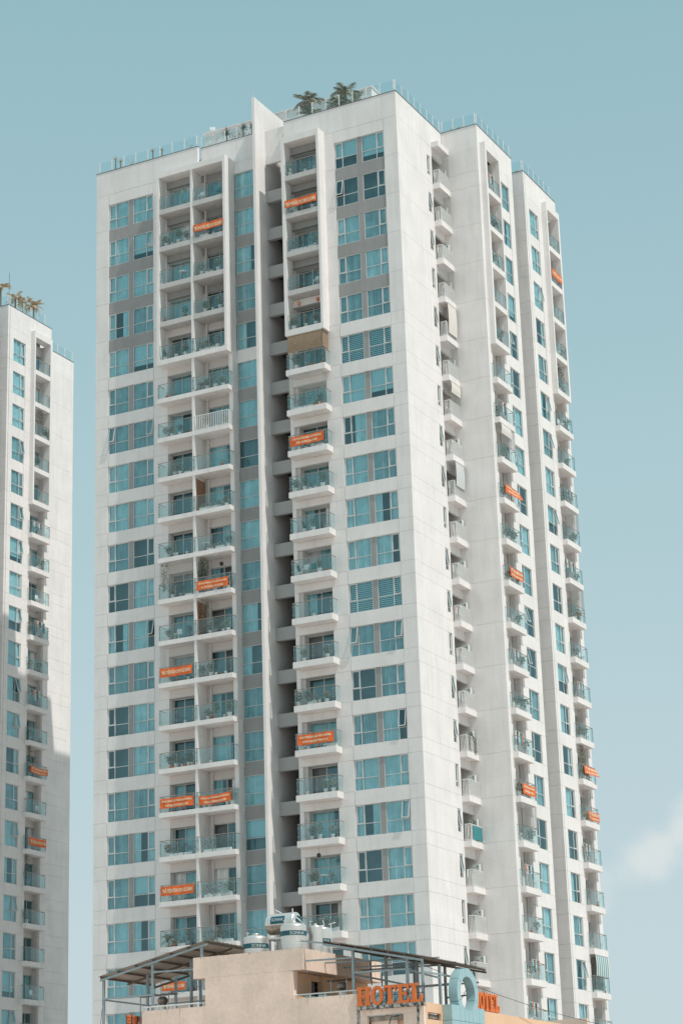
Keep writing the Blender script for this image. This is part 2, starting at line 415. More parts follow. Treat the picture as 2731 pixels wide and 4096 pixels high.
def balcony(parent, org, rz, w, d0, back, th, style='glass', ends='lr', mat='wall', flush=False):
    """org: outer left corner at slab top. slab runs y 0..back"""
    kz = ('sl', round(w,3), round(back,3), th, mat)
    if kz not in _rc:
        b = MB(); b.box(0, w, 0, back, -th, 0)
        b.lathe([(0,-.03),(.14,-.03),(.16,0)], 8, (w*.52, .55*min(1, back), -th)); _rc[kz] = b.mesh('balcony_slab', [mat])
    bal = put('balcony', _rc[kz], parent, org, rz)
    kr = ('r', round(w,3), round(d0,3), style, ends)
    if kr not in _rc: _rc[kr] = railm(w, d0, 0, style, ends).mesh('railing', ['whitem' if style != 'glass' else 'steel'])
    def at(x, y, z): return Vector(org) + Matrix.Rotation(rz, 3, 'Z') @ Vector((x, y, z))
    put('railing', _rc[kr], bal, at(0, 0, .0), rz)
    if style == 'glass':
        for a, c in ((.06, w*.5-.03), (w*.5+.03, w-.06)):
            put('glass_panel', pane(c-a, 1.02, 'rail'), bal, at(a, .03, 1.12), rz)
        for e in ends:
            x = .03 if e == 'l' else w-.03
            put('glass_panel', pane(d0-.12, 1.02, 'rail'), bal, at(x, .08, 1.12), rz+math.pi/2)
    return bal

# ------------------------------------------------------------------ the tower
PT = .25; GAP = .015
def tower(O, full, label, NR, seedbase):
    ox, oy, oz = O
    T = thing('apartment_tower', (-14+ox, 16.7, GZ), label, 'tower', 'white apartment towers')
    def B(name, x0, x1, y0, y1, z0, z1, mat='wall'):
        return bx(name, x0, x1, y0, y1, z0, z1, mat, T, O)
    bot = GZ - oz
    # cores: what lies behind glass and joints
    c = MB()
    def cb(*a, mi=0): c.box(*a, mi)
    zt = 2.2
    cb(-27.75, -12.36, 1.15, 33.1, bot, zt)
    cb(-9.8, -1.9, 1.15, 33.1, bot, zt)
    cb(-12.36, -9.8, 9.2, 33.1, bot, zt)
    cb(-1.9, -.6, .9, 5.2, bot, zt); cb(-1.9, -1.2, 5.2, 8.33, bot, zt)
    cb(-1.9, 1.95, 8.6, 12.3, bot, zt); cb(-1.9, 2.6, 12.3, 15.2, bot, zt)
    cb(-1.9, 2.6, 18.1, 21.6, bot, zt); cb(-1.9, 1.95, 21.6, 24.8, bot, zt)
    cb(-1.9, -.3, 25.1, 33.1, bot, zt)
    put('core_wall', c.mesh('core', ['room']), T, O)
    # plain shell on the far sides, roof deck
    s = MB()
    s.box(-28, -27.76, .26, 33.4, bot, 3.14); s.box(-27.76, -.01, 33.12, 33.4, bot, 3.14)
    s.box(-31.17, -28.01, 8.33, 15.39, bot, 3.14); s.box(-31.17, -28.01, 17.9, 25.04, bot, 3.14)
    s.box(-1.88, 3.15, 15.21, 15.39, bot, 3.14)
    s.box(-27.7, -12.4, .8, 33.1, 2.21, 2.4); s.box(-9.9, -.3, .3, 33.1, 2.21, 2.4); s.box(-12.3, -10.0, 9.2, 33.1, 2.21, 2.4)
    s.box(-.29, 3.0, 8.5, 15.2, 2.21, 2.4); s.box(-.29, 3.0, 18.1, 25.0, 2.21, 2.4)
    put('shell_wall', s.mesh('shell', ['wall']), T, O)
    # generic panel strips -------------------------------------------------
    def sp(x0, x1, y, z0, z1, mat='wall', name='wall_panel', t=PT):
        B(name, x0+GAP/2, x1-GAP/2, y, y+t, z0+GAP/2, z1-GAP/2, mat)
    def ep(y0, y1, x, z0, z1, mat='wall', name='wall_panel', t=PT):
        B(name, x-t, x, y0+GAP/2, y1-GAP/2, z0+GAP/2, z1-GAP/2, mat)
    def jb(x0, x1, y0, y1):      # joint backing
        j.box(x0, x1, y0, y1, bot, 3.1)
    j = MB()
    rows = list(range(NR))
    def bands(k0=0, both_from=5):
        """z-intervals of wall panels cut at sill level and, lower down, at head level too"""
        z = 1.0; o = []
        for k in rows:
            if k >= both_from: o.append((H(k), z)); z = H(k)
            o.append((S(k), z)); z = S(k)
        o.append((bot, z)); return o
    r = random.Random(seedbase)
    if full:
        # ---- south front, left block
        sp(-28, -21.4, 0, 1.0, 3.14); B('wall_panel', -21.4, -18.1, 0, PT, .62, 3.14); B('wall_panel', -18.1, -12.36, .48, .48+PT, 1.0, 3.14)
        B('wall_panel', -18.08, -14.95, .5, .5+PT, H(0), .985)
        for z0, z1 in bands():
            sp(-28, -26.76, 0, z0, z1); sp(-22.42, -21.11, 0, z0, z1)
        jb(-27.9, -26.8, .04, .2); jb(-22.4, -21.2, .04, .2)
        B('wall_panel', -26.74, -22.43, .0, PT, 0.02, .985)
        for k in rows:
            top, sill, nxt = H(k), S(k), H(k+1)
            g_ = k < 4
            B('spandrel', -26.74, -22.44, .06 if g_ else .0, PT, nxt, sill, 'grey' if g_ else 'wall')
            B('mullion_panel', -24.82, -24.39, .07, PT, sill, top, 'grey')
            op1 = k in (6,); op2 = k in (1, 6, 11)
            st = {2:('full','full'),4:('full','blind'),5:('dark','dark'),6:('dark','dark'),7:('full','full'),8:('full','full'),9:('dark','none'),12:('dark','dark'),13:('none','full'),0:('full','full'),1:('full','blind'),3:('part','full'),11:('part','left'),17:('full','blind'),18:('full','part')}.get(k, (None, None))
            window4(T, (-26.74+ox, .08+oy, top+oz), 0, 1.92, WH, 'l', r, st[0], op1)
            window4(T, (-24.39+ox, .08+oy, top+oz), 0, 1.95, WH, 'r', r, st[1], op2)
            # column A (outer balconies)
            zt_ = S(k-1)-.36 if k else .75
            B('wall_panel', -21.11, -18.27, 0, PT, top, .60 if k == 0 else S(k-1)-.37, 'grey' if k < 4 else 'recess')
            B('door_jamb', -21.11, -21.05, PT+.001, .6, sill, top, 'recess'); B('door_lintel', -21.05, -18.27, PT+.001, .6, top, top+.12, 'recess')
            door(T, (-21.05+ox, .56, top+oz), 0, 2.78, (.95, 1.87), r)
            # column B
            B('wall_panel', -18.03, -14.95, .5, .5+PT, top, sill+H_-.37, 'grey' if k < 4 else 'recess') if k else B('wall_panel', -18.03, -14.95, .478, .499, top, .6, 'grey')
            B('wall_panel', -18.03, -17.7, .5, .5+PT, sill, top, 'recess'); B('wall_panel', -17.69, -17.56, .3, .49, sill, sill+H_-.37 if k else .6, 'recess')
            door(T, (-17.68+ox, .62, top+oz), 0, 2.3, (1.2,), r)
            # balconies
            if k < 4:
                balcony(T, (-21.2+ox, -1.0, sill+oz), 0, 2.93, .9, 1.55, .42, 'glass', '', 'slabg')
                balcony(T, (-18.03+ox, -1.0, sill+oz), 0, 2.85, .9, 1.62, .42, 'glass', '', 'slabg')
            elif k == 4:
                balcony(T, (-21.45+ox, -1.05, sill+oz), 0, 3.18, .9, 1.6, .42, 'glass', '')
                balcony(T, (-18.262+ox, -1.05, sill+oz), 0, 3.292, .9, 1.67, .42, 'glass', '')
            else:
                balcony(T, (-21.45+ox, -1.05, sill+oz), 0, 3.18, 1.0, 1.6, .36, 'glass', 'l')
                balcony(T, (-18.262+ox, -1.05, sill+oz), 0, 3.35, .8, 1.67, .36, 'bars' if k == 6 else 'glass', 'r')
            # column C windows beside the tall fin
            window2(T, (-14.93+ox, .52, top+oz), 0, 2.56, WH, r, {0:'left',1:'full',2:'left',3:'dark',4:'left',5:'full',6:'left',7:'none',8:'full',9:'full',13:'full',14:'full',15:'full',16:'blind',17:'dark'}.get(k))
            B('spandrel', -14.95, -12.36, .5, .5+PT, nxt, sill, 'wall' if k == 4 else 'grey')
            B('soffit', -14.95, -12.36, .7, 1.14, sill-.1, sill-.02, 'room')
        B('wall_panel', -14.95, -12.36, .48, .48+PT, 0.02, .985)
        # divider and frame fins
        B('divider', -18.265, -18.04, -1.0, .75, bot, S(4)-.43); B('divider', -18.265, -18.04, -.98, .75, S(4)+.005, .6)
        B('frame_fin', -21.45, -21.205, -1.05, -.005, S(4)+.005, .60)
        B('frame_head', -21.45, -15.185, -1.05, -.005, .605, 1.09); B('frame_head', -18.085, -15.185, 0.0, .475, .605, 1.0)
        B('frame_fin', -15.18, -14.97, -1.05, .48, S(4)+.005, 1.17)
        B('corner_pier', -15.31, -14.955, -.25, .74, bot, S(4)-.43)
        # ---- tall fin, shaft
        f = MB(); f.box(-12.34, -12.1, -1.05, 9.2, bot, 5.5)
        put('tall_fin', f.mesh('fin', ['wall']), T, O)
        B('shaft_panel', -12.095, -10.055, .6, .8, .14, 3.14)
        B('shaft_wall', -12.09, -10.06, 9.0, 9.19, bot, 2.2, 'shaft'); B('shaft_wall', -10.05, -9.81, .26, 9.19, bot, 3.14, 'grey')  # walls darkened in colour to imitate the shade deep in the shaft
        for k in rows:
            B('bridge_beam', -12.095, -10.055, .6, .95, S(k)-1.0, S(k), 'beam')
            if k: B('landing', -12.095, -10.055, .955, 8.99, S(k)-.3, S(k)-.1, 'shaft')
        # ---- south front, right block
        sp(-10.05, 0, 0, 1.0, 3.14)
        for z0, z1 in bands():
            B('wall_panel', -10.05, -9.72, 0, PT, z0+GAP/2, z1-GAP/2); sp(-6.86, -5.54, 0, z0, z1)
            B('wall_panel', -1.17+GAP/2, 0, 0, PT, z0+GAP/2, z1-GAP/2)
        jb(-6.8, -5.6, .04, .2); jb(-1.1, -.04, .04, .2); jb(-10.04, -9.75, .04, .2)
        B('wall_panel', -5.53, -1.18, 0, PT, .02, .985)
        for k in rows:
            top, sill, nxt = H(k), S(k), H(k+1); g_ = k < 4
            B('spandrel', -5.52, -1.18, .06 if g_ else .0, PT, nxt, sill, 'grey' if g_ else 'wall')
            B('mullion_panel', -3.55, -3.14, .07, PT, sill, top, 'grey')
            st = {0:('blind','blind'),1:('none','none'),2:('full','full'),3:('dark','full'),4:('dark','dark'),5:('slat','slat'),6:('blind','blind'),7:('right','full'),8:('full','full'),9:('full','part'),10:('full','left'),11:('slat','slat'),12:('dark','dark'),13:('none','dark'),14:('dark','left'),15:('full','full'),16:('part','full'),17:('none','full'),18:('full','full')}.get(k, (None, None))
            window4(T, (-5.52+ox, .08, top+oz), 0, 1.96, WH, 'l', r, st[0], k in (1, 12))
            window4(T, (-3.14+ox, .08, top+oz), 0, 1.95, WH, 'r', r, st[1], k in (12, 14, 16))
            B('wall_panel', -9.72, -6.86, 0, PT, top, (S(k-1)-.45 if k else .62), 'grey' if k < 4 else 'wall')
            B('door_jamb', -9.72, -9.44, PT+.001, .86, sill, top, 'recess'); B('door_lintel', -9.44, -6.86, PT+.001, .86, top, top+.12, 'recess')
            door(T, (-9.44+ox, .8, top+oz), 0, 2.58, (1.25,), r)
            if k < 4: balcony(T, (-9.49+ox, -1.0, sill+oz), 0, 2.87, .9, 1.85, .42, 'glass', '', 'slabg')
            elif k == 4: balcony(T, (-9.77+ox, -1.05, sill+oz), 0, 3.38, .9, 1.0, .46, 'glass', ''); B('balcony_floor', -9.7, -6.87, -.04, .85, sill-.4, sill-.01)
            else:
                balcony(T, (-9.77+ox, -1.05, sill+oz), 0, 3.38, 1.0, 1.0, .46, 'glass', 'lr')
                B('balcony_floor', -9.7, -6.87, -.04, .85, sill-.4, sill-.01)
        B('frame_fin', -9.77, -9.5, -1.05, -.005, S(4)+.005, .62); B('frame_fin', -6.61, -6.4, -1.05, -.005, S(4)+.005, 1.2)
        B('frame_head', -9.77, -6.615, -1.05, -.005, .62, 1.18)
        # ---- east side, first face with slit windows and utility balconies
        B('wall_panel', -PT, 0, PT+.002, 8.31, 1.0+GAP/2, 3.14)
        for z0, z1 in bands(): B('wall_panel', -PT, 0, PT+.002, 5.4, z0+GAP/2, z1-GAP/2)
        jb(-.2, -.04, .3, 5.3)
        for k in rows:
            top, sill = H(k), S(k); up = .98 if k == 0 else S(k-1)
            B('wall_panel', -PT, 0, 5.402, 6.3, top+.01, up-GAP/2); B('wall_panel', -PT, 0, 5.402, 6.3, sill+GAP/2, top-1.7)
            B('wall_panel', -PT, 0, 5.93, 6.3, top-1.69, top); None
            fr = put('slit_window', wframe(.52, 1.69, (), (-1.28,)), T, (-.1+ox, 5.41, top+oz), math.pi/2)
            s_ = put('sash', sashm(.42, 1.2), fr, (-.1-.03+ox+(.08 if k % 3 else 0), 5.46, top-.05+oz), math.pi/2)
            if k % 3: s_.rotation_euler = (-math.radians(9), 0, 0)
            put('pane', pane(.42, .33), fr, (-.13+ox, 5.46, top-1.31+oz), math.pi/2)
            # utility balcony
            B('wall_panel', -.2, -.005, 6.305, 8.32, top-(.1 if k else -.3), (1.0 if k == 0 else S(k-1)-.45), 'wall'); B('recess_wall', -1.18, -1.12, 6.3, 8.32, sill, sill+H_-.46, 'shaft')  # recess back coloured dark in place of its shade
            B('utility_partition', -1.19, -.01, 6.26, 6.3, bot if k == NR-1 else sill-H_+.4, top+.35, 'wall') if False else None
            balcony(T, (.62+ox, 6.3, sill+oz), math.pi/2, 2.02, .55, 1.75, .45, 'bars', 'l')
        B('canopy_slab', 0.01, .62, 6.3, 8.32, 1.0, 1.45)
        s2 = MB(); s2.box(-1.2, -.26, 5.95, 6.29, bot, .99); put('shaft_wall', s2.mesh('u', ['wall']), T, O)
        # ---- wing two: its south return and east face
        for z0, z1 in bands(): 
            pass
        z = 3.14
        for k in [-1] + rows:
            zb = S(k) if k >= 0 else 1.0
            if k == 0: B('wall_panel', -1.9, 3.17, 8.33, 8.33+PT, 0+GAP/2-.95, 1.0-GAP/2); B('wall_panel', -1.9, 3.17, 8.33, 8.33+PT, S(0)+GAP/2, -.95-GAP/2)
            elif k == -1: B('wall_panel', .001, 3.17, 8.33, 8.33+PT, 1.0, 3.14)
            else: B('wall_panel', -1.9, 3.17, 8.33, 8.33+PT, S(k)+GAP/2, S(k-1)-GAP/2)
        B('wall_panel', -1.9, 3.17, 8.33, 8.33+PT, bot, S(NR-1)-GAP/2)
        jb(-1.8, 3.1, 8.37, 8.55)
    def eastwing(y0, dirn):
        """east face of a wing. dirn +1: balcony near the south end (wing two); -1: mirrored (wing three)"""
        L_ = 7.06
        yy = (lambda a: y0 + a) if dirn > 0 else (lambda a: y0 + L_ - a)
        def E(name, a0, a1, x0, x1, z0, z1, mat='wall'):
            u, v = sorted((yy(a0), yy(a1))); B(name, x0, x1, u, v, z0, z1, mat)
        st_ = PT+.002 if dirn > 0 else 0
        E('wall_panel', st_ if dirn > 0 else 0, L_ - (0 if dirn > 0 else PT+.002), 3.17-PT, 3.17, 1.0, 3.14)
        fa, fb = (.46, .77)
        ra, rb = .77, 3.17     # recess
        wa, wb = 4.27, 6.19    # window
        for z0, z1 in bands():
            E('wall_panel', st_ if dirn > 0 else 0, ra-.005, 3.17-PT, 3.17, z0+GAP/2, z1-GAP/2)
            E('wall_panel', rb, wa-.01, 3.17-PT, 3.17, z0+GAP/2, z1-GAP/2)
            E('wall_panel', wb+.01, L_-(0 if dirn > 0 else PT+.002), 3.17-PT, 3.17, z0+GAP/2, z1-GAP/2)
        for a0, a1 in ((.3, .7), (rb+.1, wa-.1), (wb+.1, L_-.3)):
            u, v = sorted((yy(a0), yy(a1))); j.box(3.0, 3.13, u, v, bot, 3.1)
        E('wall_panel', wa, wb, 3.17-PT, 3.17, .02, .985); E('wall_panel', ra, rb-.005, 3.17-PT, 3.17, .98, .995)
        # recess shell
        u, v = sorted((yy(rb+.001), yy(rb+.06))); 
        B('recess_wall', 2.0, 3.17-PT-.002, u, v, bot, 1.0, 'recess'); u, v = sorted((yy(ra-.07), yy(ra-.01))); B('recess_wall', 2.0, 3.17-PT-.002, u, v, bot, 1.0, 'recess')
        for k in rows:
            top, sill, nxt = H(k), S(k), H(k+1)
            E('spandrel', wa, wb, 3.17-PT, 3.17-(.04 if k < 4 else 0), nxt, sill, 'wall')
            o_ = r.random() < (.12 if dirn > 0 else .4)
            ys = min(yy(wa), yy(wb))
            window4(T, (3.09+ox, ys, top+oz), math.pi/2, 1.92, WH, 'l' if dirn > 0 else 'r', r, None, o_)
            E('recess_wall', ra, rb, 2.3, 2.5, top, (1.0 if k == 0 else S(k-1)-.45), 'recess')
            E('recess_wall', ra+1.75, rb, 2.3, 2.5, sill, top, 'recess')
            door(T, (2.35+ox, min(yy(ra), yy(ra+1.75)), top+oz), math.pi/2, 1.75, (.9,), r)
            sy = min(yy(.46), yy(3.42))
            ends = '' if k <= 4 else 'lr'
            ins = .27 if k < 4 else 0
            balcony(T, (3.63-(.03 if k < 4 else 0)+ox, sy+ins+ (0 if k >= 4 else .0), sill+oz), math.pi/2, 2.96-2*ins+(0 if k >= 4 else .06), .5 if k > 4 else .4, 1.3, .45, 'glass', ends)
            if k < 20: E('drain_pipe', rb-.16, rb-.08, 2.6, 2.68, sill, (1.0 if k == 0 else S(k-1)-.45), 'frame')
        E('frame_fin', .46, .765, 3.172, 3.63, S(4)+.005, 1.69); E('frame_fin', 3.2, 3.42, 3.172, 3.63, S(4)+.005, 1.69)
        E('frame_head', .77, 3.195, 3.172, 3.63, 1.07, 1.69)
    if full: eastwing(8.33, 1)
    # ---- wing three south return
    for z0, z1 in bands(0, 0): B('wall_panel', -1.9, 3.17, 17.9, 17.9+PT, z0+GAP/2, z1-GAP/2)
    B('wall_panel', -1.9, 3.17, 17.9, 17.9+PT, 1.0, 3.14); jb(-1.8, 3.1, 17.94, 18.1)
    eastwing(17.96-.0, -1)
    # north end face
    for z0, z1 in bands(): B('wall_panel', -PT, 0, 27.12, 33.1, z0+GAP/2, z1-GAP/2)
    B('wall_panel', -PT, 0, 25.1, 33.4, 1.0, 3.14); jb(-.2, -.04, 27.2, 33.0)
    put('joint_backing', j.mesh('joints', ['joint']), T, O)
    if not full:
        s = MB(); s.box(-28, -.01, 0, .3, bot, 3.14); s.box(-.3, 0, .31, 15.2, bot, 3.14); s.box(.01, 3.17, 8.33, 15.2, bot, 3.14)
        put('shell_wall', s.mesh('plain_front', ['wall']), T, O)
    # coping
    cp = MB(); e = .03
    for a in ((-28-e, -18.1+e, -e, PT), (-18.1+e, -12.36, .48-e, .48+PT), (-10.05, 0+e, -e, PT), (-PT, e, PT, 8.33-e), (0, 3.17+e, 8.33-e, 8.33+PT), (3.17-PT, 3.17+e, 8.33+PT, 15.39+e),
              (-1.9, 3.17+e, 17.9-e, 17.9+PT), (3.17-PT, 3.17+e, 17.9+PT, 25.04), (-PT, e, 25.2, 33.4), (-28-e, -27.75, PT, 33.4)):
        cp.box(a[0], a[1], a[2], a[3], 3.142, 3.19)
    put('coping', cp.mesh('coping', ['coping']), T, O)
    # roof railings
    def rrail(p0, p1, n):
        p0 = Vector(p0); p1 = Vector(p1); d = (p1-p0); Lg = d.length; d.normalize(); ang = math.atan2(d.y, d.x)
        b = MB(); b.box(0, Lg, -.03, .03, 0, .03)
        rr = put('roof_railing', b.mesh('rail_shoe', ['steel']), T, Vector((p0.x+ox, p0.y, 3.19+oz)), ang)
        pm = _rc.setdefault('rpost', None)
        if pm is None:
            b = MB(); b.box(-.03, .03, -.03, .03, 0, 1.02); b.box(-.09, .09, -.045, -.03, .2, .24); b.box(-.09, .09, -.045, -.03, .75, .79); pm = b.mesh('rail_post', ['whitem']); _rc['rpost'] = pm
        st = Lg/n
        for i in range(n+1): q = p0 + d*(st*i); put('post', pm, rr, (q.x+ox, q.y, 3.22+oz), ang)
        for i in range(n): q = p0 + d*(st*i+.05); put('glass_panel', pane(round(st-.1,3), .9, 'rrail'), rr, (q.x+ox, q.y, 4.18+oz), ang)
    if full:
        rrail((-27.75, .12, 0), (-18.25, .12, 0), 8); rrail((-18.09, .6, 0), (-12.5, .6, 0), 5)
        rrail((-9.85, .12, 0), (-.2, .12, 0), 8); rrail((-.1, .2, 0), (-.1, 8.2, 0), 7)
        rrail((.1, 8.45, 0), (3.0, 8.45, 0), 3); rrail((3.07, 8.6, 0), (3.07, 15.2, 0), 6)
    rrail((-1.5, 18.02, 0), (3.0, 18.02, 0), 4); rrail((3.07, 18.2, 0), (3.07, 23.9, 0), 5)
    rrail((-.1, 25.6, 0), (-.1, 33.2, 0), 6)
    ph = MB(); ph.box(-19.8, -4.0, 4.0, 14, 2.4, 6.5); ph.box(-19.9, -3.9, 3.9, 14.1, 6.5, 6.6)
    ph.box(-18, -8, 16, 28, 2.4, 5.2)
    put('penthouse_wall', ph.mesh('penthouse', ['wall']), T, O)
    return T
tower((0,0,0), True, 'tall white apartment tower with tall fin and many balconies, filling the centre', 22, 5)
LTO = (-53.27, 0, -.11)
tower(LTO, False, 'white apartment tower partly shaded, cut off at the left edge of the view', 22, 77)
# ------------------------------------------------------------------ lettering
def text_mesh(txt, mats, wmax, hmax, off=.012, ext=.004, space=1.0):
    cu = bpy.data.curves.new('lettering', 'FONT'); cu.body = txt; cu.align_x = 'CENTER'; cu.align_y = 'CENTER'
    cu.size = 1.0; cu.extrude = ext; cu.offset = off; cu.space_character = space; cu.resolution_u = 2
    o = bpy.data.objects.new('tmp', cu); col.objects.link(o)
    bpy.context.view_layer.update()
    me = bpy.data.meshes.new_from_object(o.evaluated_get(bpy.context.evaluated_depsgraph_get()))
    bpy.data.objects.remove(o)
    xs = [v.co.x for v in me.vertices]; ys = [v.co.y for v in me.vertices]
    w_, h_ = max(xs)-min(xs), max(ys)-min(ys); cx = (max(xs)+min(xs))/2; cy = (max(ys)+min(ys))/2
    sx = wmax/w_; sy = hmax/h_
    for v in me.vertices: v.co = ((v.co.x-cx)*sx, -v.co.z, (v.co.y-cy)*sy)     # stands upright, faces -Y
    me.materials.clear()
    for q in mats: me.materials.append(M[q])
    return me
ORD = ['top', 'second', 'third', 'fourth', 'fifth', 'sixth', 'seventh', 'eighth', 'ninth', 'tenth', 'eleventh', 'twelfth', 'thirteenth',
       'fourteenth', 'fifteenth', 'sixteenth', 'seventeenth', 'eighteenth', 'nineteenth', 'twentieth', 'twenty-first', 'twenty-second']
COL = {'A': 'outer front balconies', 'B': 'inner front balconies', 'D': 'shaft-side balconies', 'E': 'near side balconies',
       'F': 'far side balconies', 'L': 'small tower balconies', 'U': 'utility balconies'}
def where(c, k): return '%s%s, %s' % (ORD[k], ' floor' if k == 0 else ' floor down', COL[c])
# local frames: slab outer-left corner, slab-top level, rotation, usable width and depth
def place(c, k, u, v, dz=0):
    """a point on balcony k of column c; u 0..1 along the rail as seen from outside, v metres in from the rail"""
    z = S(k) + dz
    if c == 'A': return (-21.3 + 2.9*u, -.95+v, z), 0
    if c == 'B': return (-17.95 + 2.8*u, -.95+v, z), 0
    if c == 'D': return (-9.6 + 3.0*u, -.95+v, z), 0
    if c == 'E': return (3.55-v, 8.95 + 2.6*u, z), math.pi/2
    if c == 'F': return (3.55-v, 21.75 + 2.8*u, z), math.pi/2
    if c == 'L': return (3.55-v-53.27, 21.75 + 2.8*u, z-.11), math.pi/2
    if c == 'U': return (.54-v, 6.45 + 1.7*u, z), math.pi/2
def ripple(x, z, sd, w): return .035*math.sin(3.1*x+sd) + .02*math.sin(7.3*x+1.7*sd+2*z) + .03*math.sin(2.2*z+sd)*x/w
def banner(c, k, lines, w, desc, u0=.5, h=.72, drop=.1, tilt=0.0, sag=0.0, sd=1.0, blow=0.0):
    (px, py, pz), rz = place(c, k, u0, -.13)
    t = thing('protest_banner', (px, py, pz+1.2-drop), 'orange cloth banner %s, %s' % (desc, where(c, k)), 'banner', 'orange protest banners', rz)
    def f(x, z):
        a = (x/w+.5); return (x, ripple(x, z, sd, w)*.8 - blow*max(0, -z)*a, z + tilt*x - sag*4*a*(1-a)*.5)
    b = MB(); nx, nz_ = 18, 6
    P = [[f(-w/2 + w*i/nx, -h*j/nz_) for j in range(nz_+1)] for i in range(nx+1)]
    for i in range(nx):
        for j in range(nz_):
            b.quad(P[i][j+1], P[i+1][j+1], P[i+1][j], P[i][j])
            q = [(p[0], p[1]+.012, p[2]) for p in (P[i][j], P[i+1][j], P[i+1][j+1], P[i][j+1])]; b.quad(*q)
    put('cloth', b.mesh('banner_cloth', ['orange'], True), t, (px, py, pz+1.2-drop), rz)
    n = len(lines); lh = h*.64 if n == 1 else h*.34
    for i, (tx, wf) in enumerate(lines):
        me = text_mesh(tx, ['cream'], w*wf, lh, .034)
        z0 = -h*.5 if n == 1 else (-h*.29 if i == 0 else -h*.71)
        for v in me.vertices:
            x, z = v.co.x, v.co.z + z0; q = f(x, z); v.co = (q[0], q[1] - .014 + v.co.y, q[2])
        put('lettering', me, t, (px, py, pz+1.2-drop), rz)
    ld = MB()
    for x in (-w/2, w/2): q = f(x, 0); ld.tube([q, (q[0], .13, q[2]+.12)], .008, 4)
    put('cord', ld.mesh('cord', ['cream']), t, (px, py, pz+1.2-drop), rz)
    return t
banner('B', 1, [('TRẢ PHÍ BẢO TRÌ CHO CƯ DÂN', .93)], 2.72, 'with one line of letters', .5, .6, .12, 0, .03, 1.1)
banner('D', 1, [('TRẢ PHÍ BẢO TRÌ CHO CƯ DÂN', .93)], 2.8, 'with one line of letters', .5, .62, .12, 0, .02, 2.0)
banner('D', 7, [('KHU THƯƠNG MẠI VĂN PHÒNG', .84), ('XÂY DỰNG SAI PHÉP', .6)], 2.95, 'with two lines about unlicensed building', .5, .75, .14, .01, .05, .4)
banner('D', 14, [('KHU THƯƠNG MẠI VĂN PHÒNG', .86), ('CHƯA NGHIỆM THU PCCC', .72)], 2.95, 'with two crisp lines of letters', .52, .76, .12, .0, .0, 2.7)
banner('A', 12, [('TRẢ TIỆN ÍCH CHO CƯ DÂN', .88)], 2.85, 'tied below the rail', .5, .68, .1, .0, .02, 1.6)
banner('A', 15, [('ĐỀ NGHỊ CÔNG BỐ KHU THƯƠNG MẠI VĂN PHÒNG', .9), ('VÌ GÂY NGUY HIỂM PCCC CHO CƯ DÂN', .68)], 2.9, 'creased, with two lines', .5, .74, .16, .0, .02, 3.3)
banner('A', 17, [('TRẢ TIỆN ÍCH CHO CƯ DÂN', .88)], 2.9, 'with one line, above a white table', .5, .68, .1, .0, .0, .7)
banner('A', 19, [('TRẢ TIỆN ÍCH CHO CƯ DÂN', .88)], 2.0, 'glimpsed under the steel roof', .38, .6, .45, .0, .0, .2)
banner('B', 10, [('ĐỀ NGHỊ CHÍNH QUYỀN XỬ LÝ SAI PHẠM', .9), ('VÀ CẤP SỔ HỒNG CHO CƯ DÂN', .7)], 2.75, 'below a green wall of leaves', .5, .72, .3, .0, .0, 1.9)
banner('B', 15, [('ĐỀ NGHỊ CÔNG BỐ KHU THƯƠNG MẠI VĂN PHÒNG', .88), ('VÌ GÂY NGUY HIỂM PCCC CHO CƯ DÂN', .68)], 2.75, 'sagging, with a raised corner', .5, .66, .26, .03, .16, 4.1)
banner('E', 8, [('KHU THƯƠNG MẠI VĂN PHÒNG', .86), ('CHƯA NGHIỆM THU PCCC', .72)], 2.6, 'blown outward at one end', .52, .7, .1, -.03, 0, .9, .45)
banner('E', 10, [('CTY LONG GIANG LAND', .86), ('LỪA DỐI KHÁCH HÀNG', .8)], 2.5, 'hanging straight with two rows of letters', .5, .72, .12, 0, 0, 2.2)
banner('E', 15, [('KHU THƯƠNG MẠI VĂN PHÒNG', .86), ('CHƯA NGHIỆM THU PCCC', .72)], 2.4, 'under coral blossoms', .5, .76, .22, 0, .02, 1.2)
banner('F', 1, [('TRẢ TIỆN ÍCH CHO CƯ DÂN', .88)], 2.3, 'near the top of the tower', .45, .7, .06, 0, 0, .5)
banner('F', 14, [('CTY LONG GIANG LAND', .86), ('LỪA DỐI KHÁCH HÀNG', .8)], 2.6, 'blown away from its rail', .5, .66, .1, 0, 0, 3.1, .5)
banner('F', 15, [('CTY LONG GIANG LAND', .86), ('LỪA DỐI KHÁCH HÀNG', .8)], 2.4, 'hung low and folded', .55, .68, .36, 0, .08, 2.5)
banner('L', 12, [('CTY LONG GIANG LAND', .86), ('LỪA DỐI KHÁCH HÀNG', .8)], 2.7, 'twisted, in shade', .5, .6, .22, 0, .15, 1.3)
banner('L', 14, [('TRẢ TIỆN ÍCH CHO CƯ DÂN', .88)], 2.7, 'crossed by folds, in shade', .5, .68, .14, 0, .03, 2.9)

